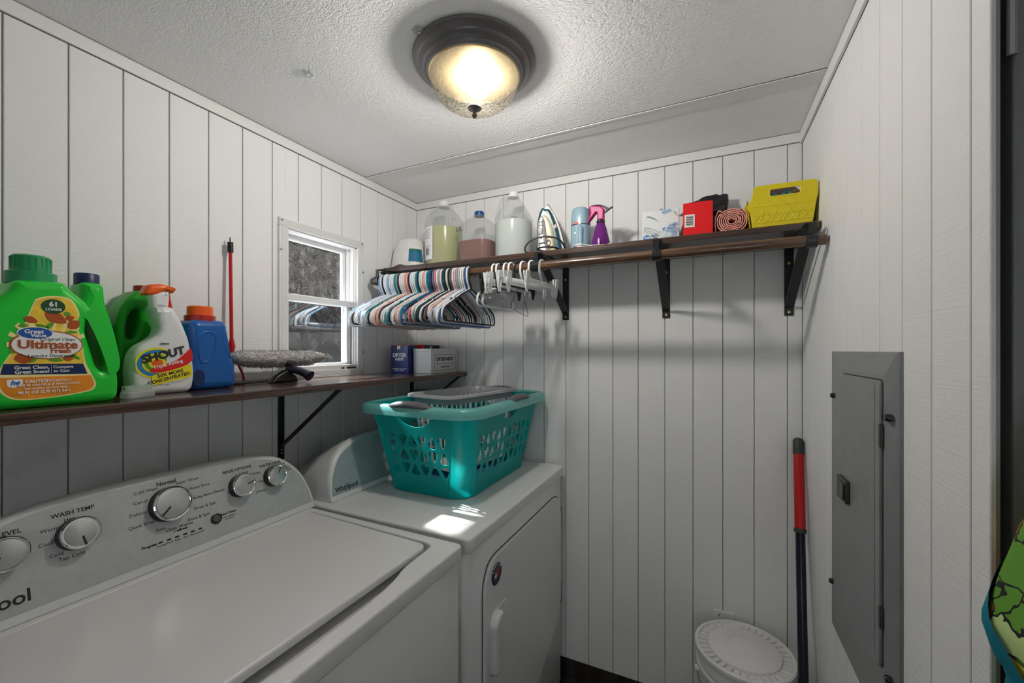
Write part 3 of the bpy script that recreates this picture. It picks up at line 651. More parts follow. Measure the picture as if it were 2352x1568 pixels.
def side(axis, sgn):
    if axis == 'y': lo, hi, b0, t0 = bx-rb, tx-rt, by, ty      # short side, runs along x
    else: lo, hi, b0, t0 = by-rb, ty-rt, bx, tx
    S = sqrt(H*H+(t0-b0)**2); ang = atan2(t0-b0, H); holes = []
    ncol = 6 if axis == 'y' else 10; fw = 2*(lo+(hi-lo)*.55)-.02
    for r_ in range(3):
        for c in range(ncol):
            cx = (c-(ncol-1)/2)*fw/ncol; holes.append(pick(cx, S*(.29+.165*r_), .037 if axis == 'y' else .034, .043, (c+r_) % 2 == 0 if axis == 'y' else (c+r_) % 2 == 1))
    g = .085 if axis == 'y' else .075
    holes.append(smooth([(-g, S*.955), (-g*.92, S*.90), (-g*.55, S*.815), (0, S*.785), (g*.55, S*.815), (g*.92, S*.90), (g, S*.955)], 3, False))
    out = [(-lo, 0), (lo, 0), (hi, S), (-hi, S)]
    if axis == 'y': Mx = T(0, sgn*b0, 0) @ (Matrix.Identity(4) if sgn < 0 else Matrix.Rotation(pi, 4, 'Z')) @ Matrix.Rotation(pi/2+ang, 4, 'X')
    else: Mx = T(sgn*b0, 0, 0) @ Matrix.Rotation(pi/2 if sgn > 0 else -pi/2, 4, 'Z') @ Matrix.Rotation(pi/2+ang, 4, 'X')
    bd.plate(out, holes, .003, .0008, 1, M=Mx)
for a_ in ('y', 'x'):
    for s_ in (-1, 1): side(a_, s_)
for sx in (-1, 1):
    for sy in (-1, 1):
        def fn(u, v):
            a = pi/2*u; cx0, cy0 = bx-rb, by-rb; cx1, cy1 = tx-rt, ty-rt
            x_ = (cx0+rb*cos(a))*(1-v)+(cx1+rt*cos(a))*v; y_ = (cy0+rb*sin(a))*(1-v)+(cy1+rt*sin(a))*v
            return (sx*x_, sy*y_, H*v)
        bd.grid(fn, 8, 6)
def loop(hx, hy, r, n=8):
    out = []
    for cx, cy, a0 in ((hx-r, hy-r, 0), (-hx+r, hy-r, 90), (-hx+r, -hy+r, 180), (hx-r, -hy+r, 270)):
        for i in range(n+1): a = radians(a0+90*i/n); out.append((cx+r*cos(a), cy+r*sin(a)))
    return out
bd.plate(loop(bx+.001, by+.001, rb), (), .003, .001, 1, M=T(0, 0, .0018))
bd.build('body', W['teal'], bk, 40)
P1 = loop(tx, ty, rt)
def rim_fn(u, v):
    k = int(round(u*len(P1))) % len(P1); x_, y_ = P1[k]; nx, ny = x_-max(-tx+rt, min(tx-rt, x_)), y_-max(-ty+rt, min(ty-rt, y_)); l_ = sqrt(nx*nx+ny*ny) or 1; nx /= l_; ny /= l_
    o_, z_ = [(.0, -.012), (-.002, .004), (.004, .010), (.022, .009), (.031, .002), (.035, -.012), (.037, -.026), (.0345, -.026), (.030, -.012), (.004, .0)][int(round(v*9))]
    return (x_+nx*o_, y_+ny*o_, H+z_)
b = B(); b.grid(rim_fn, len(P1), 9, True); b.build('rim', W['teal_rim'], bk, 50)
def grip(cx, cy, along, ln):
    pts = []
    for i in range(13):
        t = i/12*2-1; d_ = Vector((1, 0, 0)) if along == 'x' else Vector((0, 1, 0)); pts.append(Vector((cx, cy, H+.004+.010*(1-t*t)))+d_*t*ln)
    B().tube(pts, [.010+.011*(1-abs(i/6-1)**4) for i in range(13)], 12, flat=.62).build('grip', W['grip'], bk)
grip(0, -ty-.016, 'x', .090); grip(0, ty+.016, 'x', .085); grip(tx+.016, 0.04, 'y', .085); grip(-tx-.016, .02, 'y', .085)
# slatted caddy standing in the basket
cd = thing('slatted_caddy', 'white slatted basket with silver-grey rim nested in the teal basket', 'basket', (-.925, 1.50, .9715), radians(-10))
hx, hy, ht = .115, .205, .292
P2 = loop(hx, hy, .05); P3 = loop(hx*.80, hy*.82, .04)
def rim2(u, v):
    k = int(round(u*len(P2))) % len(P2); x_, y_ = P2[k]; l_ = sqrt(x_*x_+y_*y_); nx, ny = x_/l_, y_/l_
    o_, z_ = [(0, -.030), (0, 0), (.006, .005), (.028, .003), (.031, -.006), (.029, -.007), (.006, -.004), (.004, -.030)][int(round(v*7))]
    e = .016*max(0, 1-(x_/.055)**4) if abs(y_) > hy*.9 else (.012*max(0, 1-(y_/.06)**4))
    return (x_+nx*o_, y_+ny*o_, ht+z_+(e if z_ > -.02 else 0))
b = B(); b.grid(rim2, len(P2), 7, True); b.build('rim', W['greyp'], cd, 50)
b = B(); b.plate(P3, (), .004, .001, M=T(0, 0, .003))
for f in (.33, .66):
    b.tube([(p[0]*f+q[0]*(1-f), p[1]*f+q[1]*(1-f), .004+(ht-.03)*f) for p, q in zip(P2, P3)], .0025, 6, True)
b.build('base', W['whitep'], cd)
slat = None
def at_len(P, f):
    n = len(P); i = f*n; a = int(i) % n; t = i-int(i); return Vector(P[a]).lerp(Vector(P[(a+1) % n]), t)
def perim(P):
    out = [0]
    for i in range(len(P)): out.append(out[-1]+(Vector(P[(i+1) % len(P)])-Vector(P[i])).length)
    return out
pl2 = perim(P2); tot = pl2[-1]
for k in range(38):
    dst = tot*k/38; i = max(j for j in range(len(P2)) if pl2[j] <= dst); t = (dst-pl2[i])/(pl2[i+1]-pl2[i] or 1); j = (i+1) % len(P2)
    p = Vector(P2[i]).lerp(Vector(P2[j]), t); q = Vector(P3[i]).lerp(Vector(P3[j]), t)
    B().tube([(q.x, q.y, .004), (p.x, p.y, ht-.028)], .0032, 6).build('slat', W['whitep'], cd)
cb = B()
cb.grid(lambda u, v: (-.125+.25*u+.0*v, -.20+.40*v, .004+.044*(1-(2*u-1)**6)*(1-(2*v-1)**6)*(.85+.28*noise.noise((u*4, v*5, 1)))), 24, 30)
tag(cb.build('folded_cloth', W['bluecloth'], loc=(BXC, BYC, BZ0+.004)), 'blue cloth lying in the bottom of the teal basket', 'cloth')

# ------------------------------------------------------------------ things on the window shelf
def leafshape(a, b_, cx=0, cy=0, rot=0):
    return [(cx+p[0]*cos(rot)-p[1]*sin(rot), cy+p[0]*sin(rot)+p[1]*cos(rot)) for p in smooth([(-a, 0), (-a*.3, b_), (a*.4, b_*.8), (a, 0), (a*.4, -b_*.8), (-a*.3, -b_)], 3)]
# big green detergent bottle
gx, gy = -1.235, .369
gb_ = thing('detergent_bottle', 'large bright green detergent bottle with handle and yellow label at shelf end', 'bottle', (gx, gy, LZ))
body = rpoly([(.090, 0), (-.120, 0), (-.128, .03), (-.124, .11), (-.112, .178), (-.090, .205), (-.070, .226), (-.062, .248), (.006, .252), (.012, .240), (.040, .214), (.064, .160), (.082, .10), (.092, .055)], [.02, .03, .03, .03, .04, .03, .02, .008, .008, .01, .03, .04, .04, .03])
hole = smooth([(.038, .154), (.043, .176), (.051, .182), (.057, .170), (.064, .14), (.071, .10), (.072, .078), (.063, .070), (.054, .080), (.049, .10), (.042, .13)], 3)
B().plate(body, [hole], .105, .018, 5, M=FX()).build('body', W['green'], gb_, 60)
cp = B().lathe([(0, .246), (.036, .246), (.036, .268), (.033, .270)], 48, (0, -.029)).build('cap', W['greencap'], gb_)
cq = B().lathe([(.029, .268), (.0275, .300), (.024, .303), (.0, .303)], 48, (0, -.029)).build('cap_top', W['greencap'], cp)
rb_ = B().box(.0265, .0290, -.0006, .0006, .271, .298)
rm = rb_.build('cap_rib', W['greencap'], cp, None, loc=(0, -.029, 0)); rme = rm.data
for k in range(1, 22): inst(rme, 'cap_rib', cp, (0, -.029, 0), (0, 0, 2*pi*k/22))
lx = .0527
lab = [(-.078, .084), (-.061, .126), (-.041, .197), (-.034, .212), (-.014, .219), (.008, .217), (.018, .203), (.023, .185), (.020, .166), (.028, .117), (.0325, .086), (.046, .050), (.046, .036), (.0345, .028), (-.014, .021), (-.055, .020), (-.074, .029), (-.083, .048), (-.082, .068)]
lab_o = smooth(lab, 3)
lb = B().plate([((p[0]+.017)*1.045-.017, (p[1]-.115)*1.025+.115) for p in lab_o], (), .0006, .0002, 1, M=FX(lx-.0002)).build('label', W['lab_cream'], gb_)
B().plate([p for p in lab_o if p[1] > .083] , (), .0006, .0002, 1, M=FX(lx)).build('label_upper', W['lab_y'], lb)
B().plate([p for p in lab_o if p[1] < .068], (), .0006, .0002, 1, M=FX(lx)).build('label_lower', W['lab_o'], lb)
B().plate([(-.0785, .0875), (.030, .085), (.037, .0637), (-.0822, .0675)], (), .0007, .0002, 1, M=FX(lx+.0002)).build('label_band', W['lab_navy'], lb)
b = B()
for s_ in range(9):
    a = radians(20+s_*20)
    if s_ != 4: B().plate([(-.020+.036*cos(a-.05), .124+.026*sin(a-.05)), (-.020+.036*cos(a+.05), .124+.026*sin(a+.05)), (-.020+.055*cos(a+.08), .124+.060*sin(a+.08)), (-.020+.055*cos(a-.08), .124+.060*sin(a-.08))], (), .0006, .0001, 1, M=FX(lx+.0002)).build('label_ray', W['lab_cream'], lb)
B().plate(ellipse(.051, .0285, -.021, .124), (), .0007, .0002, 1, M=FX(lx+.0004)).build('label_oval_edge', W['lab_brown'], lb)
B().plate(ellipse(.0485, .0265, -.0205, .1235), (), .0007, .0002, 1, M=FX(lx+.0007)).build('label_oval', W['whiteink'], lb)
B().plate(ellipse(.0245, .0122, -.038, .1465), (), .0007, .0002, 1, M=FX(lx+.0009)).build('brand_oval_edge', W['whiteink'], lb)
B().plate(ellipse(.0230, .0110, -.038, .1465), (), .0007, .0002, 1, M=FX(lx+.0011)).build('brand_oval', W['lab_blue'], lb)
B().plate(ellipse(.0170, .0145, -.0134, .2005), (), .0007, .0002, 1, M=FX(lx+.0009)).build('count_disc', W['lab_dg'], lb)
b = B()
for a_, c_, x0, y0, r_ in ((.0125, .0045, -.027, .158, -.5), (.008, .004, -.018, .163, .9), (.010, .0035, .012, .150, .1), (.007, .0038, -.054, .160, .1), (.013, .005, -.012, .095, -.2), (.009, .004, -.042, .094, .5), (.007, .003, .020, .098, -.6), (.0065, .006, .013, .104, 0), (.006, .0045, -.066, .112, .7), (.0055, .005, .006, .187, 0)):
    B().plate(leafshape(a_, c_, x0, y0, r_), (), .0007, .0002, 1, M=FX(lx+.0003)).build('printed_leaf', W['lab_g'], lb)
b = B()
for a_, c_, x0, y0, r_ in ((.018, .0105, -.010, .178, -.55), (.010, .0062, -.044, .172, -.4), (.0115, .009, .016, .166, .7), (.007, .006, .010, .179, .4), (.014, .011, -.052, .099, .2), (.008, .005, .008, .096, 0)):
    B().plate(leafshape(a_, c_, x0, y0, r_), (), .0007, .0002, 1, M=FX(lx+.0004)).build('printed_drop', W['lab_brown'], lb)
for s_, a_, c_, z_, bo in (('61', -.0134, .2045, .013, .0004), ('LOADS', -.0134, .1945, .0072, .0002), ('Great', -.040, .1492, .0108, .0003), ('Value', -.034, .1418, .0095, .0003), ('Great Clean,', -.0425, .0797, .0090, .0002), ('Great Scent!', -.0420, .0712, .0090, .0002), ('Compare', .0005, .0795, .0076, .0001), ('to Gain', -.002, .0716, .0076, .0001),
        ('CAUTION:', -.0335, .0528, .0076, .0003), ('EYE IRRITANT.', -.0035, .0524, .0052, .0001), ('MAY BE HARMFUL IF SWALLOWED.', -.0185, .0455, .0056, .0001), ('See caution on back label.', -.0225, .0392, .0058, .0001), ('88 FL OZ (2.75 QT) 2.6 L', -.0245, .0318, .0068, .0002)):
    B().text(s_, z_, FX(lx+.0016, a_, c_), bold=bo).build('white_lettering', W['whiteink'], lb, None)
B().box(lx+.0012, lx+.0016, -.0165, -.0160, .067, .084).build('divider', W['whiteink'], lb, None)
B().text('Ultimate', .0225, FX(lx+.0018, -.020, .1238), bold=.0006, sx=1.06).text('Fresh', .0135, FX(lx+.0013, -.003, .1118), bold=.0005).build('red_lettering', W['lab_brown'], lb, None)
B().text('Original Clean', .0085, FX(lx+.0013, -.0075, .1348), shear=.25).text('Laundry Detergent', .0082, FX(lx+.0013, -.0165, .1022)).build('grey_lettering', W['lab_dg'], lb, None)
B().plate(rpoly([(-.075, .058), (-.054, .058), (-.055, .045), (-.0645, .041), (-.074, .045)], .003), (), .0007, .0002, 1, M=FX(lx+.0006)).build('washer_mark', W['whiteink'], lb)
B().text('he', .012, FX(lx+.0013, -.0645, .0515), bold=.0003, shear=.3).build('washer_mark_lettering', W['lab_blue'], lb, None)
# second green bottle behind, navy cap
g2 = thing('detergent_bottle', 'green bottle with navy screw cap behind the big green bottle', 'bottle', (-1.385, .470, LZ))
B().plate(rpoly([(.046, 0), (-.064, 0), (-.064, .16), (-.040, .215), (-.018, .232), (-.018, .278), (.026, .278), (.027, .232), (.040, .19), (.046, .14)], .014), (), .085, .022, 4, M=FX()).build('body', W['green'], g2, 60)
B().lathe([(0, .274), (.023, .274), (.023, .298), (.021, .301), (0, .301)], 40, (0, .004)).build('cap', W['lab_navy'], g2)
B().plate(smooth([(-.05, .05), (-.05, .15), (.03, .15), (.036, .05)], 4), (), .0008, .0002, 1, M=FX(.0430)).build('label', W['lab_g'], g2)
g5 = thing('detergent_bottle', 'green bottle shoulder cut off at the left picture edge', 'bottle', (-1.40, .262, LZ))
B().plate(rpoly([(.060, 0), (-.070, 0), (-.070, .17), (-.030, .235), (-.030, .256), (.040, .256), (.040, .235), (.060, .20)], .014), (), .08, .022, 4, M=FX()).build('body', W['green'], g5, 60)
B().lathe([(0, .254), (.030, .254), (.030, .262), (0, .264)], 32, (0, .006)).build('cap', W['greencap'], g5)
# green jug with red cap, looped handle
g3 = thing('detergent_jug', 'dark green jug with looped handle and red cap behind the spray bottle', 'jug', (-1.4035, .583, LZ))
B().plate(rpoly([(-.052, 0), (-.060, .06), (-.060, .13), (-.058, .18), (-.054, .214), (-.040, .244), (-.022, .266), (-.008, .274), (.020, .274), (.036, .25), (.056, .19), (.062, .12), (.062, 0)], .02), [smooth([(-.037, .146), (-.038, .181), (-.031, .208), (-.022, .220), (-.014, .221), (-.0125, .194), (-.017, .164), (-.024, .145)], 3)], .082, .012, 4, M=FX()).build('body', W['greenD'], g3, 60)
B().lathe([(0, .270), (.021, .270), (.021, .287), (.019, .289), (0, .289)], 32, (0, .012)).build('cap', W['redcap'], g3)
# white trigger spray
sp = thing('spray_bottle', 'white stain remover spray bottle with orange trigger head', 'bottle', (-1.300, .588, LZ), radians(-4))
bodyp = rpoly([(.050, 0), (-.055, 0), (-.068, .016), (-.0705, .06), (-.066, .100), (-.055, .122), (-.036, .1345), (-.018, .150), (-.012, .168), (-.0155, .186), (-.0195, .207), (-.023, .226), (.015, .226), (.022, .218), (.038, .186), (.052, .146), (.062, .094), (.066, .046), (.061, .010)], [.01]+[.012]*5+[.012]*5+[.004, .004]+[.012]*6)
B().plate(bodyp, (), .066, .016, 5, M=FX()).build('body', W['whitep'], sp, 60)
nk = B().plate(rpoly([(-.0215, .222), (-.0235, .240), (-.028, .257), (-.014, .267), (.0140, .270), (.015, .250), (.013, .222)], .004), (), .034, .010, 3, M=FX()).build('nozzle_body', W['whitep'], sp)
B().plate(smooth([(-.040, .2555), (-.037, .267), (-.031, .279), (-.018, .283), (0, .285), (.022, .278), (.0225, .265), (.014, .270), (0, .265), (-.014, .2565), (-.028, .254)], 3), (), .044, .010, 4, M=FX()).build('trigger_hood', W['orange'], sp, 60)
B().plate(rpoly([(.013, .260), (.019, .257), (.0245, .223), (.016, .224)], .002), (), .016, .004, 3, M=FX()).build('trigger', W['lab_red'], sp)
px = .0333
ring = [((.046, .040), 'lab_yy', 0), ((.041, .0345), 'lab_sky', 1), ((.031, .026), 'lab_yy', 2), ((.026, .021), 'lab_g', 3), ((.018, .014), 'lab_yy', 4), ((.012, .0095), 'orange', 5)]
sl = None
for (a_, c_), mm, k in ring:
    pts = [(max(-.0625, min(.0, p[0])), p[1]) for p in ellipse(a_, c_, -.019, .080, 40, .12)]
    o = B().plate(pts, (), .0006, .0001, 1, M=FX(px+.0002*k)).build('label' if k == 0 else 'label_ring', W[mm], sp if k == 0 else sl)
    if k == 0: sl = o
B().plate(smooth([(-.034, .064), (-.015, .072), (.02, .086), (.040, .104), (.052, .117), (.0565, .106), (.057, .086), (.040, .072), (.010, .060), (-.020, .056), (-.032, .058)], 3), (), .0006, .0001, 1, M=FX(px+.0014)).build('label_red_flash', W['lab_red'], sl)
B().plate([(-.031, .048), (.054, .076), (.0575, .048), (.050, .040), (-.030, .022)], (), .0006, .0001, 1, M=FX(px+.0014)).build('label_yellow_flash', W['lab_yy'], sl)
q = B().text('SHOUT', .0285, FX(px+.0020, -.006, .1005, .27), bold=.0009, sx=.98, shear=.1)
q.build('brand_lettering', W['ink'], sl, None)
B().text('Triple Acting', .0125, FX(px+.0020, .003, .0765, .27), bold=.0002).build('white_lettering', W['whiteink'], sl, None)
for s_, z_, a_, c_, q_ in (('50X MORE', .0122, .008, .0525, .24), ('CONCENTRATED', .0115, .006, .0400, .24), ('Johnson', .0055, -.004, .130, 0)):
    B().text(s_, z_, FX(px+.0020, a_, c_, q_), bold=.0003, shear=.12).build('black_lettering', W['ink'], sl, None)
B().text('Wash Powder', .0085, FX(px+.0020, .015, .0305, .24), bold=.0002, shear=.15).build('small_lettering', W['whiteink'], sl, None)
# blue bottle with orange cap
bl = thing('detergent_bottle', 'blue bottle with moulded grip and orange cap beside the spray bottle', 'bottle', (-1.337, .719, LZ), radians(3))
B().plate(rpoly([(.056, 0), (-.060, 0), (-.068, .02), (-.068, .06), (-.064, .118), (-.068, .165), (-.068, .186), (-.056, .198), (.020, .200), (.033, .188), (.036, .163), (.042, .118), (.049, .086), (.057, .070)], .014), (), .098, .020, 5, M=FX()).build('body', W['blue'], bl, 60)
B().plate(smooth([(-.045, .160), (-.020, .168), (-.004, .155), (-.004, .115), (-.020, .082), (-.044, .075), (-.052, .11)], 4), [smooth([(-.042, .154), (-.020, .161), (-.009, .150), (-.009, .117), (-.022, .089), (-.042, .083), (-.047, .11)], 4)], .006, .003, 3, M=FX(.0480)).build('grip_ridge', W['blue'], bl)
B().plate(smooth([(.012, .165), (.026, .162), (.034, .118), (.040, .090), (.030, .10), (.018, .125)], 4), (), .004, .0018, 3, M=FX(.0475)).build('grip_panel', W['blue'], bl)
c_ = B().lathe([(0, .196), (.038, .196), (.038, .212), (.034, .214)], 40, (0, -.018)).build('cap', W['redcap'], bl)
B().lathe([(.032, .212), (.0315, .237), (.029, .240), (0, .240)], 40, (0, -.018)).build('cap_top', W['orange'], c_)
B().plate(ellipse(.016, .024, -.05, .035), (), .001, .0003, 1, M=FX(.0490)).build('back_label', W['lab_navy'], bl)
# clear nail brush
nb = thing('scrub_brush', 'clear plastic scrub brush lying in front of the spray bottle', 'brush', (-1.215, .505, LZ), radians(22))
B().plate(rrect(.030, .070, .012), [rrect(.018, .030, .008, 0, -.012)], .016, .004, 3, M=T(0, 0, .009)).build('handle', W['clear'], nb)
B().box(-.012, .012, -.03, .034, .0165, .0200, .001).build('bristle_block', W['clear'], nb)
b = B()
for i in range(7):
    for k in range(16):
        x_, y_ = -.0105+i*.0035, -.028+k*.004; b.tube([(x_, y_, .019), (x_+R.uniform(-.002, .002), y_+R.uniform(-.002, .002), .031)], .0005, 3)
o = b.build('bristles', W['clear'], nb, None); o['kind'] = 'stuff'
# red stick with looped foot
rs = thing('red_stick', 'thin red pole with black top and looped red foot', 'tool', (-1.412, .838, LZ))
B().tube([(0, 0, .012), (-.012, .003, .13), (-.024, .006, .445)], [.0045, .0055, .0052], 10).build('shaft', W['red'], rs)
B().tube([(-.011, .003, .100), (-.0125, .0033, .125), (-.0135, .0037, .15)], [.006, .011, .006], 10).build('collar', W['red'], rs)
g_ = B()
for k in range(7): g_.lathe([(.0045, -.003), (.0085, -.002), (.0085, .002), (.0045, .003)], 14, M=T(-.0235-.0001*k, .006, .440+.005*k))
g_.build('spring_cap', W['blackp'], rs)
B().tube([(-.0245, .006, .47), (-.025, .004, .482), (-.025, .006, .490), (-.025, .008, .482), (-.0245, .006, .47)], .0012, 6).build('hanging_loop', W['blackp'], rs)
B().tube(smooth([(-.011, .004, .105), (-.005, .010, .085), (.002, .022, .052), (.006, .030, .025), (.006, .031, .006)], 4, False), [.004]*17, 8, flat=.5).build('loop_strap', W['red'], rs)
B().plate(rrect(.034, .05, .012, 0, .010), [rrect(.022, .038, .008, 0, .010)], .009, .003, 3, M=T(0, 0, .0048)).build('foot', W['red'], rs)
# fluffy flat mop head on black swivel
mp_ = thing('mop_head', 'grey fluffy mop head propped on its black socket below the window', 'mop head', (-1.345, .975, LZ))
def pad(u, v):
    y = -.182+.352*u; a = 2*pi*v; e = max(.03, (1-abs(2*u-1)**5))**.5; k = .9+.1*noise.noise((y*40, a*2, 4))+.05*noise.noise((y*120, a*6, 2))
    tl = .16 if u > .85 else 0
    return (.048*e*k*cos(a)-.012, y, .080+(.030*e*k-tl*.03)*sin(a)+.004*(1-u)*0+.010*(2*u-1)**2*(1 if u < .5 else .3)+.004*u)
b = B(); b.grid(pad, 90, 40); pd = b.build('pad', W['fluff'], mp_, 80)
vv, ff = [], []
for i in range(5200):
    u, v = R.random(), R.random(); p = Vector(pad(u, v)); q_ = Vector(pad(u, v+.02))-p; c0 = Vector((-.012, p.y, .083)); nn = (p-c0); nn.y += R.uniform(-.02, .02); nn.normalize()
    tt = q_.normalized()*.0011 if q_.length else Vector((0, .001, 0)); k = len(vv); e_ = p+nn*R.uniform(.003, .008)+Vector((0, R.uniform(-.003, .003), R.uniform(-.003, .001)))
    vv += [tuple(p-tt), tuple(p+tt), tuple(e_)]; ff.append((k, k+1, k+2))
me = bpy.data.meshes.new('fleece'); me.from_pydata(vv, [], ff); me.materials.append(W['fluff']); o = inst(me, 'fleece', pd); o['kind'] = 'stuff'
B().tube([(.036, -.008, .072), (.030, -.006, .060), (.024, -.004, .048)], [.010, .008, .011], 10).build('swivel', W['blackp'], mp_)
B().plate(rpoly([(-.075, .001), (.030, .001), (.022, .022), (-.012, .046), (-.052, .026)], .008), (), .030, .006, 3, M=FX(.020)).build('yoke', W['blackp'], mp_)
sk = B().tube(smooth([(.022, -.012, .048), (.045, .006, .044), (.075, .018, .034), (.098, .024, .0225)], 4, False), [.011, .0115, .012, .0125, .013, .0132, .0135, .0138, .0142, .015, .0165, .018, .0185], 20).build('socket', W['navy'], mp_)
d_ = (Vector((.098, .024, .0225))-Vector((.075, .018, .034))).normalized(); Mq = T(.0983, .0242, .0224) @ d_.to_track_quat('Z', 'Y').to_matrix().to_4x4()
B().lathe([(0, .0006), (.0095, .0006), (.0095, 0)], 20, M=Mq).build('socket_bore', W['ink'], sk)
B().tube([(-.02, -.04, .008), (-.035, -.19, .0065)], .0055, 10).build('rear_tube', W['poleG'], mp_)
# dryer sheet boxes
def barcode(b, M, w_, h, n=17, seed=1):
    rr = random.Random(seed); x_ = -w_/2
    while x_ < w_/2-.001:
        q_ = rr.choice((.0006, .0010, .0016)); b.box(x_, min(x_+q_, w_/2), -h/2, h/2, -.0001, .0002, M=M); x_ += q_+rr.choice((.0007, .0012))
def sheets_box(x0, y0, rz, lab):
    t = thing('dryer_sheet_box', lab, 'box', (x0, y0, LZ), rz, 'blue dryer sheet cartons')
    c_ = B().box(-.050, .050, 0, .075, 0, .135, .0012, 1).build('carton', W['cardblue'], t, None)
    B().box(-.0505, .0505, .012, .0755, .1352, .137).build('flap', W['orange'], t, None)
    B().plate(rpoly([(-.030, .108), (.016, .108), (.020, .134), (-.026, .134)], .002), (), .0006, .0001, 1, M=FY(0, -.0003, 0)).build('print_patch', W['carddark'], c_)
    B().text('M', .024, FY(-.004, -.0008, .124), bold=.0012).text('DRYER', .026, FY(0, -.0006, .087), bold=.0008, sx=1.0).text('SHEETS', .015, FY(0, -.0006, .0675), bold=.0006).text('REDUCES WRINKLES - PREVENTS STATIC', .0058, FY(0, -.0006, .022), bold=.0002, sx=.78).text('SOFTENS - FRESHENS', .0058, FY(0, -.0006, .0145), bold=.0002).build('lettering', W['whiteink'], c_, None)
    return t
sheets_box(-1.345, 1.575, radians(3), 'blue dryer sheet carton with white lettering facing the room')
t = thing('dryer_sheet_box', 'dark dryer sheet carton standing behind the white tin', 'box', (-1.372, 1.755, LZ), 0, 'blue dryer sheet cartons')
c_ = B().box(-.075, .075, -.080, .085, 0, .138, .0012, 1).build('carton', W['carddark'], t, None)
B().box(.040, .0758, -.0808, -.050, .112, .1388).build('corner_flash', W['lab_red'], c_, None)
B().text('M', .022, FX(.0756, .006, .124), bold=.001).build('lettering', W['whiteink'], c_, None)
tn = thing('dryer_sheet_tin', 'white metal dryer sheet tin at the corner end of the shelf', 'tin', (-1.186, 1.612, LZ))
B().box(-.105, 0, 0, .228, 0, .106, .002).build('body', W['tin'], tn, None)
B().box(-.1062, .0012, -.0015, .2295, .104, .1195, .002).build('lid', W['tin'], tn, None)
fr = B().plate(rrect(.185, .078, .008, .1175, .052), [rrect(.182, .075, .007, .1175, .052)], .0005, .0001, 1, M=FX(.0007))
fr.text('DRYER SHEETS', .0235, FX(.0008, .1175, .068), bold=.0007, sx=.95); fr.text('LAUNDRY ROOM', .0095, FX(.0008, .1175, .029), bold=.0003)
fr.box(.0005, .0010, .062, .172, .0445, .0460)
for y_ in (.054, .180): fr.plate(ellipse(.003, .004, y_, .045), (), .0005, .0001, 1, M=FX(.0007))
fr.build('lettering', W['ink'], tn, None)

# ------------------------------------------------------------------ things on the back shelf
# white tub with teal label in the corner
wj = thing('white_tub', 'white plastic tub upside down with teal label in the shelf corner', 'tub', (-1.358, 1.690, SZ))
B().lathe([(0, 0), (.094, 0), (.093, .02), (.080, .10), (.070, .132), (.058, .150), (.035, .157), (0, .158)], 40, sq=3.2).build('body', W['jug_o'], wj)
def patch(r0, r1, z0, z1, a0, a1, name, m, par, off=.0008, sq=None, seg=14):
    return B().lathe([(r0+off, z0), (r1+off, z1)], seg, arc=(radians(a0), radians(a1)), sq=sq).build(name, m, par, 60)
lb = patch(.0955, .0815, .032, .094, -62, -22, 'label', W['lab_teal'], wj, .0012, 3.2)
patch(.0842, .0815, .082, .094, -62, -22, 'label_band', W['lab_tg'], lb, .0018, 3.2)
B().text('Care', .0105, T(.053, -.077, .074) @ Matrix.Rotation(radians(38), 4, 'Z') @ Matrix.Rotation(radians(78), 4, 'X'), bold=.0002).build('lettering', W['whiteink'], lb, None)
# gallon jugs
def liquid(t, r, h, m, sq=None): B().lathe([(0, .004), (r-.006, .004), (r-.0035, .012), (r-.0035, h), (0, h)], 36, sq=sq).build('liquid', m, t)
j1 = thing('gallon_jug', 'milky gallon jug with pale green liquid and white paper label', 'jug', (-1.165, 1.690, SZ))
B().lathe([(0, 0), (.084, 0), (.091, .008), (.091, .185), (.0925, .19), (.0945, .205), (.092, .222), (.072, .256), (.045, .284), (.029, .296), (.026, .300), (.026, .306)], 40).build('body', W['jug'], j1)
liquid(j1, .091, .185, W['liq_g'])
B().lathe([(0, .326), (.021, .326), (.0245, .322), (.0245, .304), (.0265, .303), (.0265, .296), (0, .296)], 32).build('cap', W['whitep'], j1)
B().tube(smooth([(.030, -.02, .285), (.058, -.035, .278), (.079, -.042, .240), (.082, -.04, .215)], 4, False), .011, 10).build('handle', W['jug'], j1)
lb = patch(.091, .091, .028, .185, 180, 268, 'label', W['card'], j1)
pr = B()
for k in range(13):
    z_ = .172-.0055*k-(.03 if k > 8 else 0); a0 = radians(228 if k < 9 else 232); a1 = radians(R.uniform(252, 264)); pr.lathe([(.0922, z_), (.0922, z_+.0014)], 6, arc=(a0, a1))
for k in range(8):
    z_ = .165-.012*k; pr.lathe([(.0922, z_), (.0922, z_+.0025)], 6, arc=(radians(186), radians(R.uniform(205, 220))))
for k in range(11):
    a0 = radians(236+k*1.9); pr.lathe([(.0922, .050), (.0922, .080)], 1, arc=(a0, a0+radians(R.choice((.6, 1.1)))))
pr.build('label_print', W['ink'], lb, None)
j2 = thing('gallon_jug', 'milky jug with amber liquid and blue cap between two taller jugs', 'jug', (-.968, 1.692, SZ))
B().lathe([(0, 0), (.080, 0), (.088, .008), (.088, .10), (.088, .150), (.080, .178), (.058, .200), (.034, .214), (.027, .220), (.024, .228)], 40, sq=3.4).build('body', W['jug'], j2)
liquid(j2, .088, .098, W['liq_b'], 3.4)
B().lathe([(0, .248), (.020, .248), (.0225, .245), (.0225, .226), (0, .226)], 32).build('cap', W['capblue'], j2)
B().text('OL', .030, FY(-.055, -.0905, .150, .1), shear=.15).build('handwriting', W['ink'], j2, None)
j3 = thing('gallon_jug', 'tall milky gallon jug with open handle next to the iron', 'jug', (-.789, 1.690, SZ))
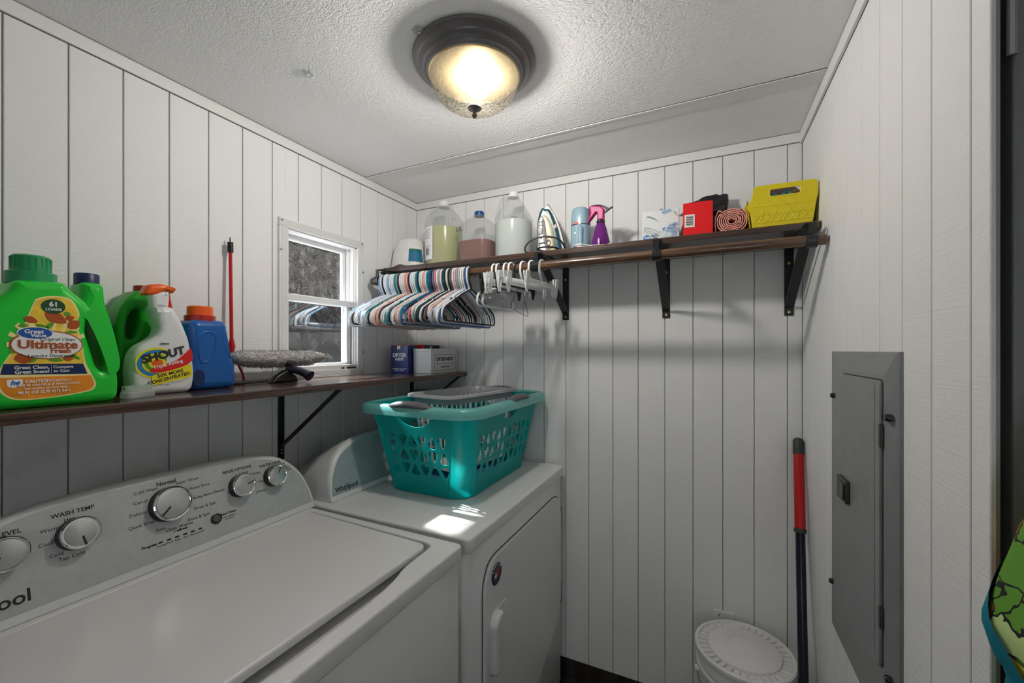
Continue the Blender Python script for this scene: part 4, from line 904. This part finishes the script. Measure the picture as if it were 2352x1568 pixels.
B().lathe([(0, 0), (.078, 0), (.085, .008), (.085, .172), (.087, .178), (.085, .186), (.070, .215), (.048, .250), (.030, .278), (.023, .288), (.021, .292)], 40).build('body', W['jug'], j3)
liquid(j3, .085, .168, W['liq_c'])
B().lathe([(0, .311), (.018, .311), (.021, .308), (.021, .296), (.0235, .294), (.0235, .285), (0, .285)], 32).build('cap', W['whitep'], j3)
B().tube(smooth([(-.018, -.010, .284), (-.042, -.016, .280), (-.058, -.022, .255), (-.066, -.024, .222), (-.074, -.022, .190)], 4, False), .0095, 10).build('handle', W['jug'], j3)
B().text('BEST BY', .0075, FY(.040, -.0765, .172) @ Matrix.Rotation(radians(28), 4, 'Y')).build('date_print', W['ink'], j3, None)
# iron standing on its heel
ir = thing('clothes_iron', 'dark teal and silver clothes iron standing on its heel', 'iron', (-.622, 1.665, SZ), radians(14))
tip = lambda k, dx=0, dz=0: smooth([(-.040*k+dx, .0), (-.046*k+dx, .07), (-.045*k+dx, .13), (-.036*k+dx, .178), (-.021*k+dx, .208), (-.004*k+dx, .226*k+dz), (.018*k+dx, .198), (.040*k+dx, .155), (.058*k+dx, .10), (.068*k+dx, .05), (.070*k+dx, .0)], 4)
B().plate(tip(1.02, .008, .004), (), .005, .001, 2, M=FY(0, .031, 0)).build('soleplate', W['blackp'], ir)
B().plate(tip(1.0, .006), (), .010, .003, 3, M=FY(0, .022, 0)).build('skirt', W['whitep'], ir)
B().plate(tip(.90, .000), (), .030, .012, 4, M=FY(0, .004, 0)).build('tank', W['irontl'], ir, 60)
B().plate(smooth([(-.030, .004), (-.036, .08), (-.033, .135), (-.020, .168), (-.004, .174), (.014, .155), (.030, .11), (.038, .05), (.040, .004)], 4), (), .030, .012, 4, M=FY(0, -.006, 0)).build('cover', W['cream'], ir, 60)
h_ = B().plate(smooth([(-.026, .0), (-.033, .08), (-.032, .13), (-.022, .155), (-.010, .158), (-.003, .12), (.004, .06), (.014, .0)], 4), (), .040, .012, 4, M=FY(0, -.028, 0)).build('handle', W['silverp'], ir, 60)
for pts in (ellipse(.010, .0065, -.018, .140, 20, .3), rrect(.020, .006, .002, -.019, .121), rrect(.019, .028, .007, -.020, .096)): B().plate(pts, (), .004, .0015, 2, M=FY(0, -.049, 0)).build('button', W['blackp'], h_)
B().plate(ellipse(.006, .0055, -.017, .070), (), .004, .0015, 2, M=FY(0, -.049, 0)).build('button', W['maroon'], h_)
dl = B().plate(ellipse(.021, .026, .014, .052), [ellipse(.018, .023, .014, .052)], .002, .0005, 1, M=FY(0, -.0222, 0)).build('dial', W['twine'], ir)
B().plate(ellipse(.010, .014, .011, .053), [ellipse(.006, .009, .012, .052)], .003, .001, 1, M=FY(0, -.0222, 0)).build('dial_pointer', W['grip'], dl)
B().plate(rpoly([(.030, .126), (.040, .134), (.047, .122), (.037, .114)], .001), (), .001, .0003, 1, M=FY(0, -.0115, 0)).build('sticker', mat('pale_pink_sticker', (.6, .45, .46), .5), ir)
cdp = smooth([(-.02, -.02, .03), (-.045, -.055, .004), (-.075, -.075, .004), (-.078, -.078, .028), (-.045, -.08, .055), (.010, -.08, .064), (.060, -.075, .050), (.082, -.065, .020), (.070, -.04, .004), (.02, -.05, .006), (-.03, -.06, .018), (.00, -.07, .024), (.05, -.06, .020), (.06, -.03, .010)], 5, False)
B().tube([(p[0], p[1], max(p[2], .0036)) for p in cdp], .0034, 8).build('cord', W['blackp'], ir)
# garment steamer
gs = thing('garment_steamer', 'powder blue handheld appliance with red button beside the purple sprayer', 'appliance', (-.478, 1.690, SZ))
B().lathe([(0, 0), (.040, 0), (.041, .01), (.0395, .112), (.0385, .116)], 36, sq=2.6).build('base', W['steamer'], gs)
B().lathe([(.0388, .1185), (.0382, .14), (.036, .170), (.032, .186), (.026, .191), (0, .192)], 36, sq=2.6).build('head', W['steamer'], gs)
B().lathe([(.0385, .1155), (.0392, .1155), (.0392, .119), (.0385, .119)], 36, sq=2.6).build('seam', W['blackp'], gs)
B().plate(ellipse(.0085, .006, -.008, .121), (), .006, .002, 2, M=FY(0, -.0385, 0)).build('button', W['lab_red'], gs)
B().box(.030, .040, -.012, .012, .118, .184, .004).build('nozzle', W['grip'], gs)
B().box(-.016, -.008, -.0425, -.0412, .076, .084).build('light', W['whiteink'], gs, None)
B().tube([(.010, -.041, .012), (.010, -.0425, .10), (.008, -.041, .112)], [.010, .011, .005], 10).build('latch_rib', W['steamer'], gs)
# white cable
wcb = thing('white_cable', 'white charging cable coiled on the shelf in front of the appliance', 'cable', (-.415, 1.60, SZ))
pts = [(-.04+.028*cos(t)*(1+.1*sin(3*t)), .004+.012*sin(t), .005+.012*max(0, sin(t*.5))+.001*t) for t in [i*.35 for i in range(34)]]+[(.0, -.008, .008), (.04, -.012, .006), (.075, -.006, .005)]
B().tube(smooth(pts, 2, False), .0021, 6).build('cord', W['whitep'], wcb)
B().box(.07, .085, -.010, -.002, .001, .009, .002).build('plug', W['whitep'], wcb)
B().tube([(.035, .0, .002), (.035, .0, .034)], .0028, 8).build('prong', W['whitep'], wcb)
# purple sprayer
ps = thing('spray_bottle', 'purple cone spray bottle with magenta trigger head', 'bottle', (-.384, 1.648, SZ))
B().lathe([(0, 0), (.036, 0), (.0375, .006), (.036, .03), (.022, .088), (.0145, .108)], 32).build('body', W['purple'], ps)
B().lathe([(0, .003), (.033, .003), (.034, .01), (.0315, .046), (0, .046)], 28).build('liquid', W['purpliq'], ps)
B().lathe([(.0155, .106), (.0165, .108), (.0165, .116), (.0145, .118)], 28).build('ring', W['blackp'], ps)
B().plate(rpoly([(-.046, .176), (-.038, .181), (.002, .174), (.016, .160), (.0145, .116), (-.0125, .116), (-.0125, .145), (-.016, .150), (-.050, .112), (-.054, .118), (-.040, .150)], .004), (), .024, .006, 3, M=FY()).build('head', W['magenta'], ps)
B().plate(smooth([(-.048, .172), (-.040, .184), (-.010, .184), (.014, .176), (.032, .165), (.045, .169), (.046, .164), (.032, .156), (.016, .146), (.020, .158), (.004, .175), (-.02, .180)], 3), (), .008, .002, 2, M=FY(0, .004, 0)).build('trigger', W['poleG'], ps)
# tissue box
tb = thing('tissue_box', 'white tissue box printed with blue flowers and grey ferns', 'tissue box', (-.160, 1.700, SZ), radians(3))
cb_ = B().box(-.0655, .0655, -.058, .058, 0, .125, .002).build('carton', W['tissue'], tb, None)
fy = -.0584
b = B()
for cx, cy, a_ in ((.040, .060, .013), (.054, .046, .013), (.030, .046, .012), (.046, .030, .014), (.058, .066, .010), (.015, .116, .010), (.030, .119, .009)): b.plate(ellipse(a_, a_*.8, min(cx, .0525), cy), (), .0004, .0001, 1, M=FY(0, fy, 0))
b.build('flower_print', W['petal'], cb_)
b = B()
for cx, cy, a_ in ((.026, .030, .014), (.010, .022, .008), (-.005, .040, .010)): b.plate(ellipse(a_, a_*.75, cx, cy), (), .0004, .0001, 1, M=FY(0, fy-.0001, 0))
b.build('pale_print', W['petal2'], cb_)
b = B().plate(smooth([(-.052, .104), (-.040, .106), (-.020, .096), (-.004, .078), (-.016, .088), (-.038, .099)], 3), (), .0004, .0001, 1, M=FY(0, fy, 0)).plate(smooth([(.045, .118), (.055, .108), (.062, .094), (.064, .088), (.058, .098), (.050, .108)], 3), (), .0004, .0001, 1, M=FY(0, fy, 0))
for k in range(11): b.tube([(-.056+.0045*k, fy, .062-.0014*k-.00015*k*k), (-.060+.0046*k, fy, .046-.0014*k-.0002*k*k)], .0006, 4)
b.tube([(-.060+.005*k, fy, .064-.0002*k*k) for k in range(12)], .0009, 4)
b.plate(leafshape(.009, .006, -.012, .034, -.8), (), .0004, .0001, 1, M=FY(0, fy, 0)); b.build('fern_print', W['fern'], cb_)
b = B()
for cx, cy in ((.010, .054), (.016, .056), (.012, .048), (.027, .056)): b.plate(ellipse(.0028, .003, cx, cy), (), .0004, .0001, 1, M=FY(0, fy, 0))
b.plate(ellipse(.0135, .0115, -.049, .024), (), .0004, .0001, 1, M=FY(0, fy, 0)); b.build('blue_print', W['lab_sky'], cb_)
B().text('Puffs', .0105, FY(-.049, fy-.0006, .0245), bold=.0003, shear=.25).build('brand_lettering', W['whiteink'], cb_, None)
B().text('Plus', .0082, FY(-.032, fy-.0003, .030), align='LEFT', bold=.0003).text('Lotion', .0082, FY(-.032, fy-.0003, .0215), align='LEFT', bold=.0003).build('lettering', W['lab_navy'], cb_, None)
b = B(); b.grid(lambda u, v: (-.012+.045*u+.004*sin(9*u), -.02+.012*v, .1253+.026*v*abs(sin(3.1*u+.4))*(1.15-u)), 20, 6); b.build('tissue', W['fern'], tb)
# red carton of bin bags
rc = thing('carton', 'open bright red carton with white barcode beside the tissue box', 'box', (-.030, 1.676, SZ), radians(2))
b = B()
for x0, x1, y0, y1 in ((-.049, .047, -.0705, -.069), (-.049, .047, .069, .0705), (-.049, -.0475, -.07, .07), (.0455, .047, -.07, .07)): b.box(x0, x1, y0, y1, 0, .124)
b.box(-.049, .047, -.07, .07, 0, .0015); c_ = b.build('walls', W['redcard'], rc, None)
B().box(-.010, .047, -.0718, -.0706, .004, .124).build('flap', W['redcard'], rc, None)
lb = B().box(-.044, -.011, -.0722, -.0708, .037, .082).build('barcode_label', W['whiteink'], c_, None)
b = B(); z_ = .043
for k in range(10):
    h_ = (.0016, .0024, .0012, .0030, .0014)[k % 5]; b.box(-.0395, -.0155, -.0726, -.0721, z_, z_+h_); z_ += h_+.0016
o = b.build('barcode', W['ink'], lb, None); o['kind'] = 'stuff'
b = B(); b.grid(lambda u, v: (-.045+.088*u, -.062+.05*v, .118+.010*sin(pi*v)+.006*noise.noise((u*6, v*4, 2))), 20, 8); b.build('film', W['tealfilm'], rc)
bg_ = thing('bin_bag', 'crumpled shiny black plastic bag stuffed behind the red carton', 'bag', (-.028, 1.800, SZ))
def bagf(u, v):
    a = 2*pi*u; r_ = .072+.010*noise.noise((cos(a)*2, sin(a)*2, v*3)); z_ = .20*v; top = 1-.1*v
    return (r_*1.12*cos(a)*top+(.028*v), r_*.55*sin(a)*top*(1-.5*v), z_*(1-.10*max(0, -cos(a)))+.008*noise.noise((cos(a)*3, sin(a)*3, v*5)))
b = B(); b.grid(bagf, 40, 14, True); b.grid(lambda u, v: (-.075+.16*u+.02*v, -.055+.06*v, .125+.062*v*(.5+.5*u)+.010*noise.noise((u*5, v*5, 8))), 24, 10); b.build('film', W['bag'], bg_, 25)
# pink roll
pk = thing('rolled_fabric', 'pink fabric rolled into a spiral next to the yellow bin', 'fabric roll', (.078, 1.690, SZ))
pts = []; N_ = 150
for i in range(N_):
    a = i/N_*2*pi*6.2; r_ = .008+.0385*i/N_; r_ *= 1+.05*noise.noise((cos(a)*2, sin(a)*2, a*.2)); pts.append((r_*cos(a)*1.06, .049+r_*sin(a)*.98))
pts += [(.02, .0035), (-.01, .003), (-.040, .004), (-.049, .012), (-.0505, .04), (-.049, .068), (-.043, .084), (-.036, .088), (-.030, .082), (-.034, .070)]
def strip(u, v, k=[0]):
    n = len(pts)-1; i = min(int(u*n+1e-6), n); return pts[i]
def roll(u, v):
    i = int(round(u*(len(pts)-1))); p = Vector(pts[i]); a = Vector(pts[max(i-1, 0)]); c = Vector(pts[min(i+1, len(pts)-1)]); d = (c-a).normalized(); nrm = Vector((-d.y, d.x))
    off, y_ = [(-.0017, -.07), (.0017, -.07), (.0017, .07), (-.0017, .07), (-.0017, -.07)][int(round(v*4))]
    q_ = p+nrm*off; return (q_.x, y_, max(q_.y, .0005))
b = B(); b.grid(roll, len(pts)-1, 4); b.build('sheet', W['pink'], pk, 50)
# yellow bin
yb = thing('storage_bin', 'yellow plastic storage bin with handle slot at the shelf corner', 'bin', (.2185, 1.698, SZ))
front = rpoly([(.086, 0), (-.080, 0), (-.086, .058), (-.098, .074), (-.082, .102), (-.078, .134), (-.070, .141), (.092, .139), (.099, .128), (.1005, .105), (.094, .058)], [.006, .006, .02, .012, .02, .008, .008, .008, .006, .01, .02])
slot = rrect(.082, .0195, .005, .011, .113)
tilt = Matrix.Rotation(radians(-6), 4, 'X')
bf = B().plate(front, [slot], .0035, .0012, 2, M=T(0, -.100, .001) @ tilt.inverted() @ FY()).build('front', W['yellow'], yb)
B().plate(front, [], .0035, .0012, 2, M=T(0, .100, .001) @ tilt @ FY()).build('back', W['yellow'], yb)
for sx in (-1, 1):
    b = B(); b.grid(lambda u, v: ((-.082 if sx < 0 else .0875)+(sx*.012)*v, (-.100+.2*u)*(1+.09*v), .001+.100*v), 8, 4); b.grid(lambda u, v: ((-.084 if sx < 0 else .0855)+(sx*.012)*v, (-.100+.2*u)*(1+.09*v), .001+.100*v), 8, 4); b.build('side', W['yellow'], yb)
B().box(-.082, .087, -.099, .099, .0005, .003).build('base', W['yellow'], yb, None)
MF = T(0, -.1018, .001) @ tilt.inverted() @ FY()
rims = B().tube([tuple(MF @ Vector((*p, 0))) for p in rrect(.087, .0245, .007, .011, .113)], .0013, 6, True).build('slot_rim', W['yellow2'], bf)
def ridge(p, q): B().tube([tuple(MF @ Vector((*p, 0))), tuple(MF @ Vector((*q, 0)))], .0015, 5).build('ridge', W['yellow2'], bf)
for z_ in (.022, .047, .074): ridge((-.078, z_-.001), (.090, z_))
for k in range(5):
    x0 = -.078+.034*k; ridge((x0, .098 if k % 2 == 0 else .022), (x0+.034, .060)); ridge((x0, .022 if k % 2 == 0 else .098), (x0+.034, .060))
for k in range(4):
    x0 = -.044+.034*k; ridge((x0, .060), (x0+.017, .022)); ridge((x0, .060), (x0-.017, .022))
for nm, lab_, m_, ps_, r_ in (('cord', 'teal cord bundled inside the yellow bin', W['tealtw'], [(-.03, -.09, .095), (-.02, -.085, .115), (.0, -.088, .104), (.02, -.085, .122), (.03, -.088, .106), (.02, -.07, .09)], .008), ('twine', 'tan twine bundled inside the yellow bin', W['twine'], [(.0, -.075, .098), (.012, -.08, .108), (.025, -.078, .102), (.035, -.07, .114), (.05, -.075, .118), (.04, -.06, .09)], .010)):
    t = tag(B().tube(smooth(ps_, 5, False), r_, 8).build(nm, m_, loc=(.2185, 1.698, SZ)), lab_, 'cord')
t = tag(B().box(-.072, .078, -.058, .080, .006, .110, .02, 3).box(-.070, .076, .005, .082, .02, .172, .025, 3).build('folded_cloth', W['brownc'], loc=(.2185, 1.702, SZ)), 'dark brown cloth filling the yellow bin', 'cloth')
def bc(u, v):
    a = 2*pi*u; return (.026*cos(a)*(1-.3*v), .05*sin(a), .006+.112*v+.008*sin(2*a)*v)
b = B(); b.grid(bc, 24, 8, True); b.grid(lambda u, v: (.026*.7*cos(2*pi*u)*v, .05*sin(2*pi*u)*v, .118+.008*sin(4*pi*u)*v+.006*(1-v)), 24, 4, True)
tag(b.build('brown_towel', W['brownc'], loc=(.112, 1.795, SZ)), 'brown towel peeking out behind the yellow bin', 'towel')
# little black hook ornament on the window wall
hk = thing('wall_hook', 'small black bow-shaped hook on the window wall above the shelf end', 'hook', (XL+.0005, 1.675, 1.912))
B().plate(rrect(.012, .03, .004), (), .004, .001, M=FX(.003)).build('plate', W['blackp'], hk)
for s_ in (-1, 1): B().tube(smooth([(.004, 0, .006), (.018, s_*.012, .014), (.022, s_*.020, .004), (.012, s_*.010, -.004)], 4, False), .0026, 6).build('prong', W['blackp'], hk)

# ------------------------------------------------------------------ hangers on the rod
def hanger_mesh(r, drop, wid, m):
    hk_ = smooth([(0, .021, -.014), (0, .0205, .004), (0, .012, .0185), (0, -.004, .0215), (0, -.018, .014), (0, -.0225, -.002), (0, -.022, -.026), (0, -.014, -.046), (0, -.004, -.060), (0, 0, -.076)], 3, False)
    loop_ = rpoly([(0, -.070), (-wid*.30, -.092), (-wid, -drop+.048), (-wid-.006, -drop), (wid+.006, -drop), (wid, -drop+.048), (wid*.30, -.092)], [.02, .05, .022, .022, .022, .022, .05], 4)
    b = B().tube(hk_, r, 8); b.tube([(0, p[0], p[1]) for p in loop_], r, 8, True)
    b.box(-r*.6, r*.6, -wid*.62, -wid*.52, -.125, -.117); b.box(-r*.6, r*.6, wid*.52, wid*.62, -.125, -.117)
    o = b.build('t', m); me = o.data; bpy.data.objects.remove(o); return me
HMESH = {}
def hmesh(c, thick, v=0):
    k = (c, thick, v)
    if k not in HMESH: HMESH[k] = hanger_mesh(.0050 if thick else .0037, (.212, .203, .221)[v], (.196, .190, .202)[v], HM[c])
    return HMESH[k]
seq = 'lightblue white black white! white lightblue white white white teal grey black white white white pink peach navy white white white teal black white white pink white teal blue navy steel coral white grey white green black white black purple white peach lightblue beige white white blue white black'.split()
ORD = 'first second third fourth fifth sixth seventh eighth ninth tenth eleventh twelfth thirteenth fourteenth fifteenth sixteenth seventeenth eighteenth nineteenth twentieth'.split()
def ordinal(i):
    if i < 20: return ORD[i]
    tens = {2: 'twenty', 3: 'thirty', 4: 'forty'}; n = i+1
    return {20: 'twentieth', 30: 'thirtieth', 40: 'fortieth'}.get(n) or tens[n//10]+'-'+ORD[n % 10-1]
x0, x1 = -1.362, -.884; n = len(seq)
for i, c in enumerate(seq):
    th = c.endswith('!'); c = c.rstrip('!'); x_ = x0+(x1-x0)*i/(n-1)
    o = bpy.data.objects.new('clothes_hanger', hmesh(c, th, R.choice((0, 0, 1, 2)))); C.objects.link(o)
    o.location = (x_, RY, RZ+(.0012 if th else -.0003)); o.rotation_euler = (0, R.uniform(-.004, .004), R.uniform(-.002, .002)+.09*noise.noise((i*.11, 3.3, 0)))
    nm = {'lightblue': 'light blue', 'steel': 'steel blue', 'green': 'dark green', 'purple': 'dark plum'}.get(c, c)
    if th: nm = 'thick white'
    tag(o, f'{nm} plastic hanger, {ordinal(i)} from the window in the packed row', 'hanger', 'plastic hangers packed on the rod')
# clip hangers
def clip_hanger(x_, rz, c, clipc, label, ln=.165, tag_=None, zr=0):
    t = thing('clip_hanger', label, 'hanger', (x_, RY, RZ+zr), rz, 'clip hangers on the rod')
    hk_ = smooth([(0, .021, -.012), (0, .0205, .004), (0, .012, .0185), (0, -.004, .0215), (0, -.018, .014), (0, -.0225, -.002), (0, -.022, -.026), (0, -.012, -.046), (0, 0, -.062)], 3, False)
    B().tube(hk_, .0042, 8).build('hook', HM[c], t)
    B().box(-.003, .003, -ln, ln, -.080, -.060, .002).build('bar', HM[c], t)
    for s_ in (-1, 1):
        cp_ = B()
        for q_ in (-1, 1): cp_.plate(rpoly([(-.013, .010), (.013, .010), (.010, -.050), (.006, -.068), (-.006, -.068), (-.010, -.050)], .004), [rrect(.008, .030, .003, 0, -.032)], .004, .0012, 2, M=T(q_*.006, s_*(ln-.012), -.046) @ Matrix.Rotation(q_*.10, 4, 'Y') @ FX())
        cp_.build('clip', HM[clipc], t)
    if tag_: B().box(-.006, .006, -.0275, -.0165, -.052, -.034, .001).build('size_tag', W['yellow'], t, None)
small = hanger_mesh(.0042, .155, .125, HM['white'])
for x_, rz, lb in ((-.775, -.06, 'small white hanger just right of the packed row'), (-.757, -.02, 'second small white hanger right of the packed row')):
    o = bpy.data.objects.new('clothes_hanger', small); C.objects.link(o); o.location = (x_, RY, RZ+.0004); o.rotation_euler = (0, 0, rz); tag(o, lb, 'hanger', 'small white hangers')
clip_hanger(-.742, -.10, 'black', 'black', 'black clip hanger beside the small white hangers', .15)
clip_hanger(-.722, -.11, 'white', 'white', 'white clip hanger with its clip angled left', .15)
clip_hanger(-.700, -.12, 'white', 'clear', 'white hanger with clear clips', .16)
clip_hanger(-.677, -.13, 'black', 'black', 'black hanger with black clips among the white clip hangers', .14)
clip_hanger(-.648, -.17, 'white', 'white', 'white clip hanger with long bar turned towards the bracket', .17)
clip_hanger(-.612, -.22, 'white', 'clear', 'white hanger with yellow size tag', .16, True)
clip_hanger(-.570, -.12, 'clear', 'white', 'clear hanger with white clip right of the bracket clamp', .13)
wh = thing('wire_hanger', 'thin black wire hanger twisted below the clip hangers', 'hanger', (-.662, RY, RZ), radians(14))
B().tube(smooth([(0, .018, -.010), (0, .0175, .004), (0, .006, .0175), (0, -.010, .0150), (0, -.0180, .0), (0, -.012, -.03), (0, 0, -.055)], 4, False), .0012, 6).build('hook', W['steel'], wh)
B().tube([(0, p[0], p[1]) for p in rpoly([(0, -.055), (-.19, -.165), (-.185, -.178), (.185, -.178), (.19, -.165)], .012, 4)], .0012, 6, True).build('frame', W['blackp'], wh)

# ------------------------------------------------------------------ right-hand side: panel, outlet, pole, bucket, cloth
ep = thing('breaker_panel', 'grey metal electrical panel cover with hinged door on the right wall', 'electrical panel', (XR, 0, 0))
PY0, PY1, PZ0, PZ1 = .976, 1.412, .684, 1.436
def ring_rect(b, A, Dd):
    t = bmesh.new(); va = [t.verts.new(p) for p in A]; vd = [t.verts.new(p) for p in Dd]
    for i in range(4): t.faces.new((va[i], va[(i+1) % 4], vd[(i+1) % 4], vd[i]))
    b._add(t)
def rect(x, y0, y1, z0, z1): return [(x, y0, z0), (x, y1, z0), (x, y1, z1), (x, y0, z1)]
b = B(); q0, q1, r0, r1 = PY0+.022, PY1-.15, PZ0+.150, PZ1-.052
ring_rect(b, rect(0, PY0, PY1, PZ0, PZ1), rect(-.006, PY0, PY1, PZ0, PZ1)); ring_rect(b, rect(-.006, PY0, PY1, PZ0, PZ1), rect(-.009, PY0+.004, PY1-.004, PZ0+.004, PZ1-.004))
ring_rect(b, rect(-.009, PY0+.004, PY1-.004, PZ0+.004, PZ1-.004), rect(-.020, q0, q1+.01, r0-.01, r1+.008))
t = bmesh.new(); t.faces.new([t.verts.new(p) for p in rect(-.020, q0, q1+.01, r0-.01, r1+.008)]); b._add(t)
b.build('cover', W['panel'], ep, 12)
B().plate(rrect(q1-q0-.012, r1-r0, .012, -(q0+q1)/2, (r0+r1)/2), (), .0008, .0002, 1, M=FXm(-.0202)).build('door_gap', W['paneld'], ep)
dd_ = B().plate(rrect(q1-q0-.016, r1-r0-.006, .011, -(q0+q1)/2, (r0+r1)/2), (), .006, .0015, 2, M=FXm(-.0230)).build('door', W['panel'], ep)
B().box(-.0268, -.0258, q0+.030, q0+.033, r0+.012, r1-.012).build('door_crease', W['panel'], dd_, None)
lt = B().plate(rrect(.070, .052, .004, -(q1-.048), 1.112), (), .010, .002, 2, M=FXm(-.0300)).build('latch', W['paneld'], dd_)
B().plate(rrect(.034, .036, .003, -(q1-.062), 1.112), (), .006, .002, 2, M=FXm(-.0360)).build('latch_slider', W['blackp'], lt)
for z0, z1 in ((1.255, 1.300), (.915, .955)): B().box(-.0270, -.0210, q0+.001, q0+.009, z0, z1, .0008, 1).build('hinge', W['paneld'], dd_, None)
for y, z, xo in ((.988, 1.314, -.0135), (1.366, 1.318, -.012), (1.386, .812, -.0105), (.988, .830, -.0135)):
    B().lathe([(0, 0), (.007, 0), (.007, .006), (.005, .010), (0, .0105)], 12, M=FXm(xo, y, z)).build('screw', W['blackp'], ep)
ol = thing('outlet_plate', 'white blank wall plate with one screw behind the bucket', 'wall plate', (.0625, D, .340))
B().plate(rrect(.076, .118, .004), (), .006, .0025, 3, M=FY(0, -.003, 0)).build('plate', W['trim'], ol)
for z_ in (.042, -.042): B().lathe([(0, 0), (.004, 0), (.0035, .0015), (0, .002)], 12, M=FY(-.018, -.0058, z_)).build('screw', W['steel'], ol)
pl = thing('pole', 'long pole with red sleeve and grey grip leaning in the corner', 'pole', (.2604, 1.4244, FZ))
A = Vector((0, 0, .004)); E = Vector((.0431, .3896, 1.203)); at = lambda f: tuple(A.lerp(E, f))
B().tube([at(0), at(.7445)], .0145, 20).build('lower_tube', W['poleD'], pl)
B().tube([at(.7417), at(.7529)], .0185, 20).build('collar', W['poleG'], pl)
B().tube([at(.751), at(.9545)], .0165, 20).build('sleeve', W['red'], pl)
B().tube([at(.9526), at(.9582), at(.9889), at(.9963), at(1.0)], [.0172, .0178, .0175, .0140, .006], 20).build('grip', W['poleG'], pl)
bu = thing('bucket', 'white plastic bucket with ribbed lid by the back wall', 'bucket', (.118, 1.652, FZ))
B().lathe([(0, FZ), (.124, FZ), (.126, FZ+.004), (.142, .30), (.142, .315), (.152, .317), (.152, .327), (.143, .329), (.1435, .345), (.153, .347), (.153, .384), (.150, .388)], 48).build('body', W['bucket'], bu)
li = B().lathe([(.148, .378), (.156, .378), (.158, .384), (.157, .394), (.153, .3975), (.146, .397), (.142, .385), (.115, .385), (.113, .396), (.110, .3975), (.055, .3965), (.053, .3975), (.050, .3965), (.046, .3972), (.0, .3965)], 64).build('lid', W['bucket'], bu)
rb0 = B().box(.1155, .1425, -.0016, .0016, .384, .3962).build('rib', W['bucket'], li, None)
for k in range(1, 36): inst(rb0.data, 'rib', li, (0, 0, 0), (0, 0, 2*pi*k/36))
B().lathe([(0, 0), (.012, 0), (.011, .012), (0, .014)], 16, M=T(-.143, -.03, .300) @ Matrix.Rotation(-pi/2, 4, 'Y')).build('ear', W['bucket'], bu)
B().lathe([(0, 0), (.012, 0), (.011, .012), (0, .014)], 16, M=T(.143, .03, .300) @ Matrix.Rotation(pi/2, 4, 'Y')).build('ear', W['bucket'], bu)
ho = [(.152*cos(radians(a)), .152*sin(radians(a)), .300-.20*sin(radians(min(180, max(0, (192-a)/1.0*1.0+0)))) if False else .30-.17*sin(radians((a-192)*180/180))) for a in range(192, 373, 6)]
B().tube(ho, .0022, 6).build('bail', W['steel'], bu)
for c_ in bu.children: c_.location.z -= FZ
fc = thing('floral_cloth', 'colourful floral cloth with teal lining hanging on the grey door', 'cloth', (.372, .622, 0))
prof = [(1.40, .010), (1.34, .030), (1.30, .046), (1.254, .066), (1.22, .074), (1.193, .081), (1.144, .092), (1.108, .083), (1.09, .072), (1.05, .078), (1.0, .08), (.9, .078), (.8, .08)]
def rad(z_):
    for (za, ra), (zb, rb2) in zip(prof, prof[1:]):
        if zb <= z_ <= za: t = (za-z_)/(za-zb); return ra+(rb2-ra)*t
    return prof[-1][1]
def clothf(u, v):
    z_ = 1.40-.60*v; a = 2*pi*u; r_ = rad(z_); f = 1+.10*sin(7*a+z_*6)+.05*sin(13*a-z_*9); ry = min(r_*.85*f, .108)
    return (r_*f*cos(a) if cos(a) > 0 else r_*(1+.03*sin(9*a))*cos(a), ry*sin(a), z_)
b = B(); b.grid(clothf, 96, 40, True); b.build('print', W['floral'], fc, 80)
def lining(u, v):
    a = radians(138+(20+62*min(1, v*1.3))*u); z_ = 1.205-.22*v; r_ = rad(z_)+.003; wdt = 1-(v*.2); return (r_*(1+.03*sin(9*a))*cos(a)-.001, r_*.85*sin(a), z_)
b = B(); b.grid(lambda u, v: lining(u, v), 18, 20); b.build('lining', W['lining'], fc, 80)
B().tube(smooth([(0, .112, 1.41), (0, .05, 1.415), (0, .0, 1.39), (0, -.02, 1.405)], 4, False), .004, 8).build('hook', W['steel'], fc)
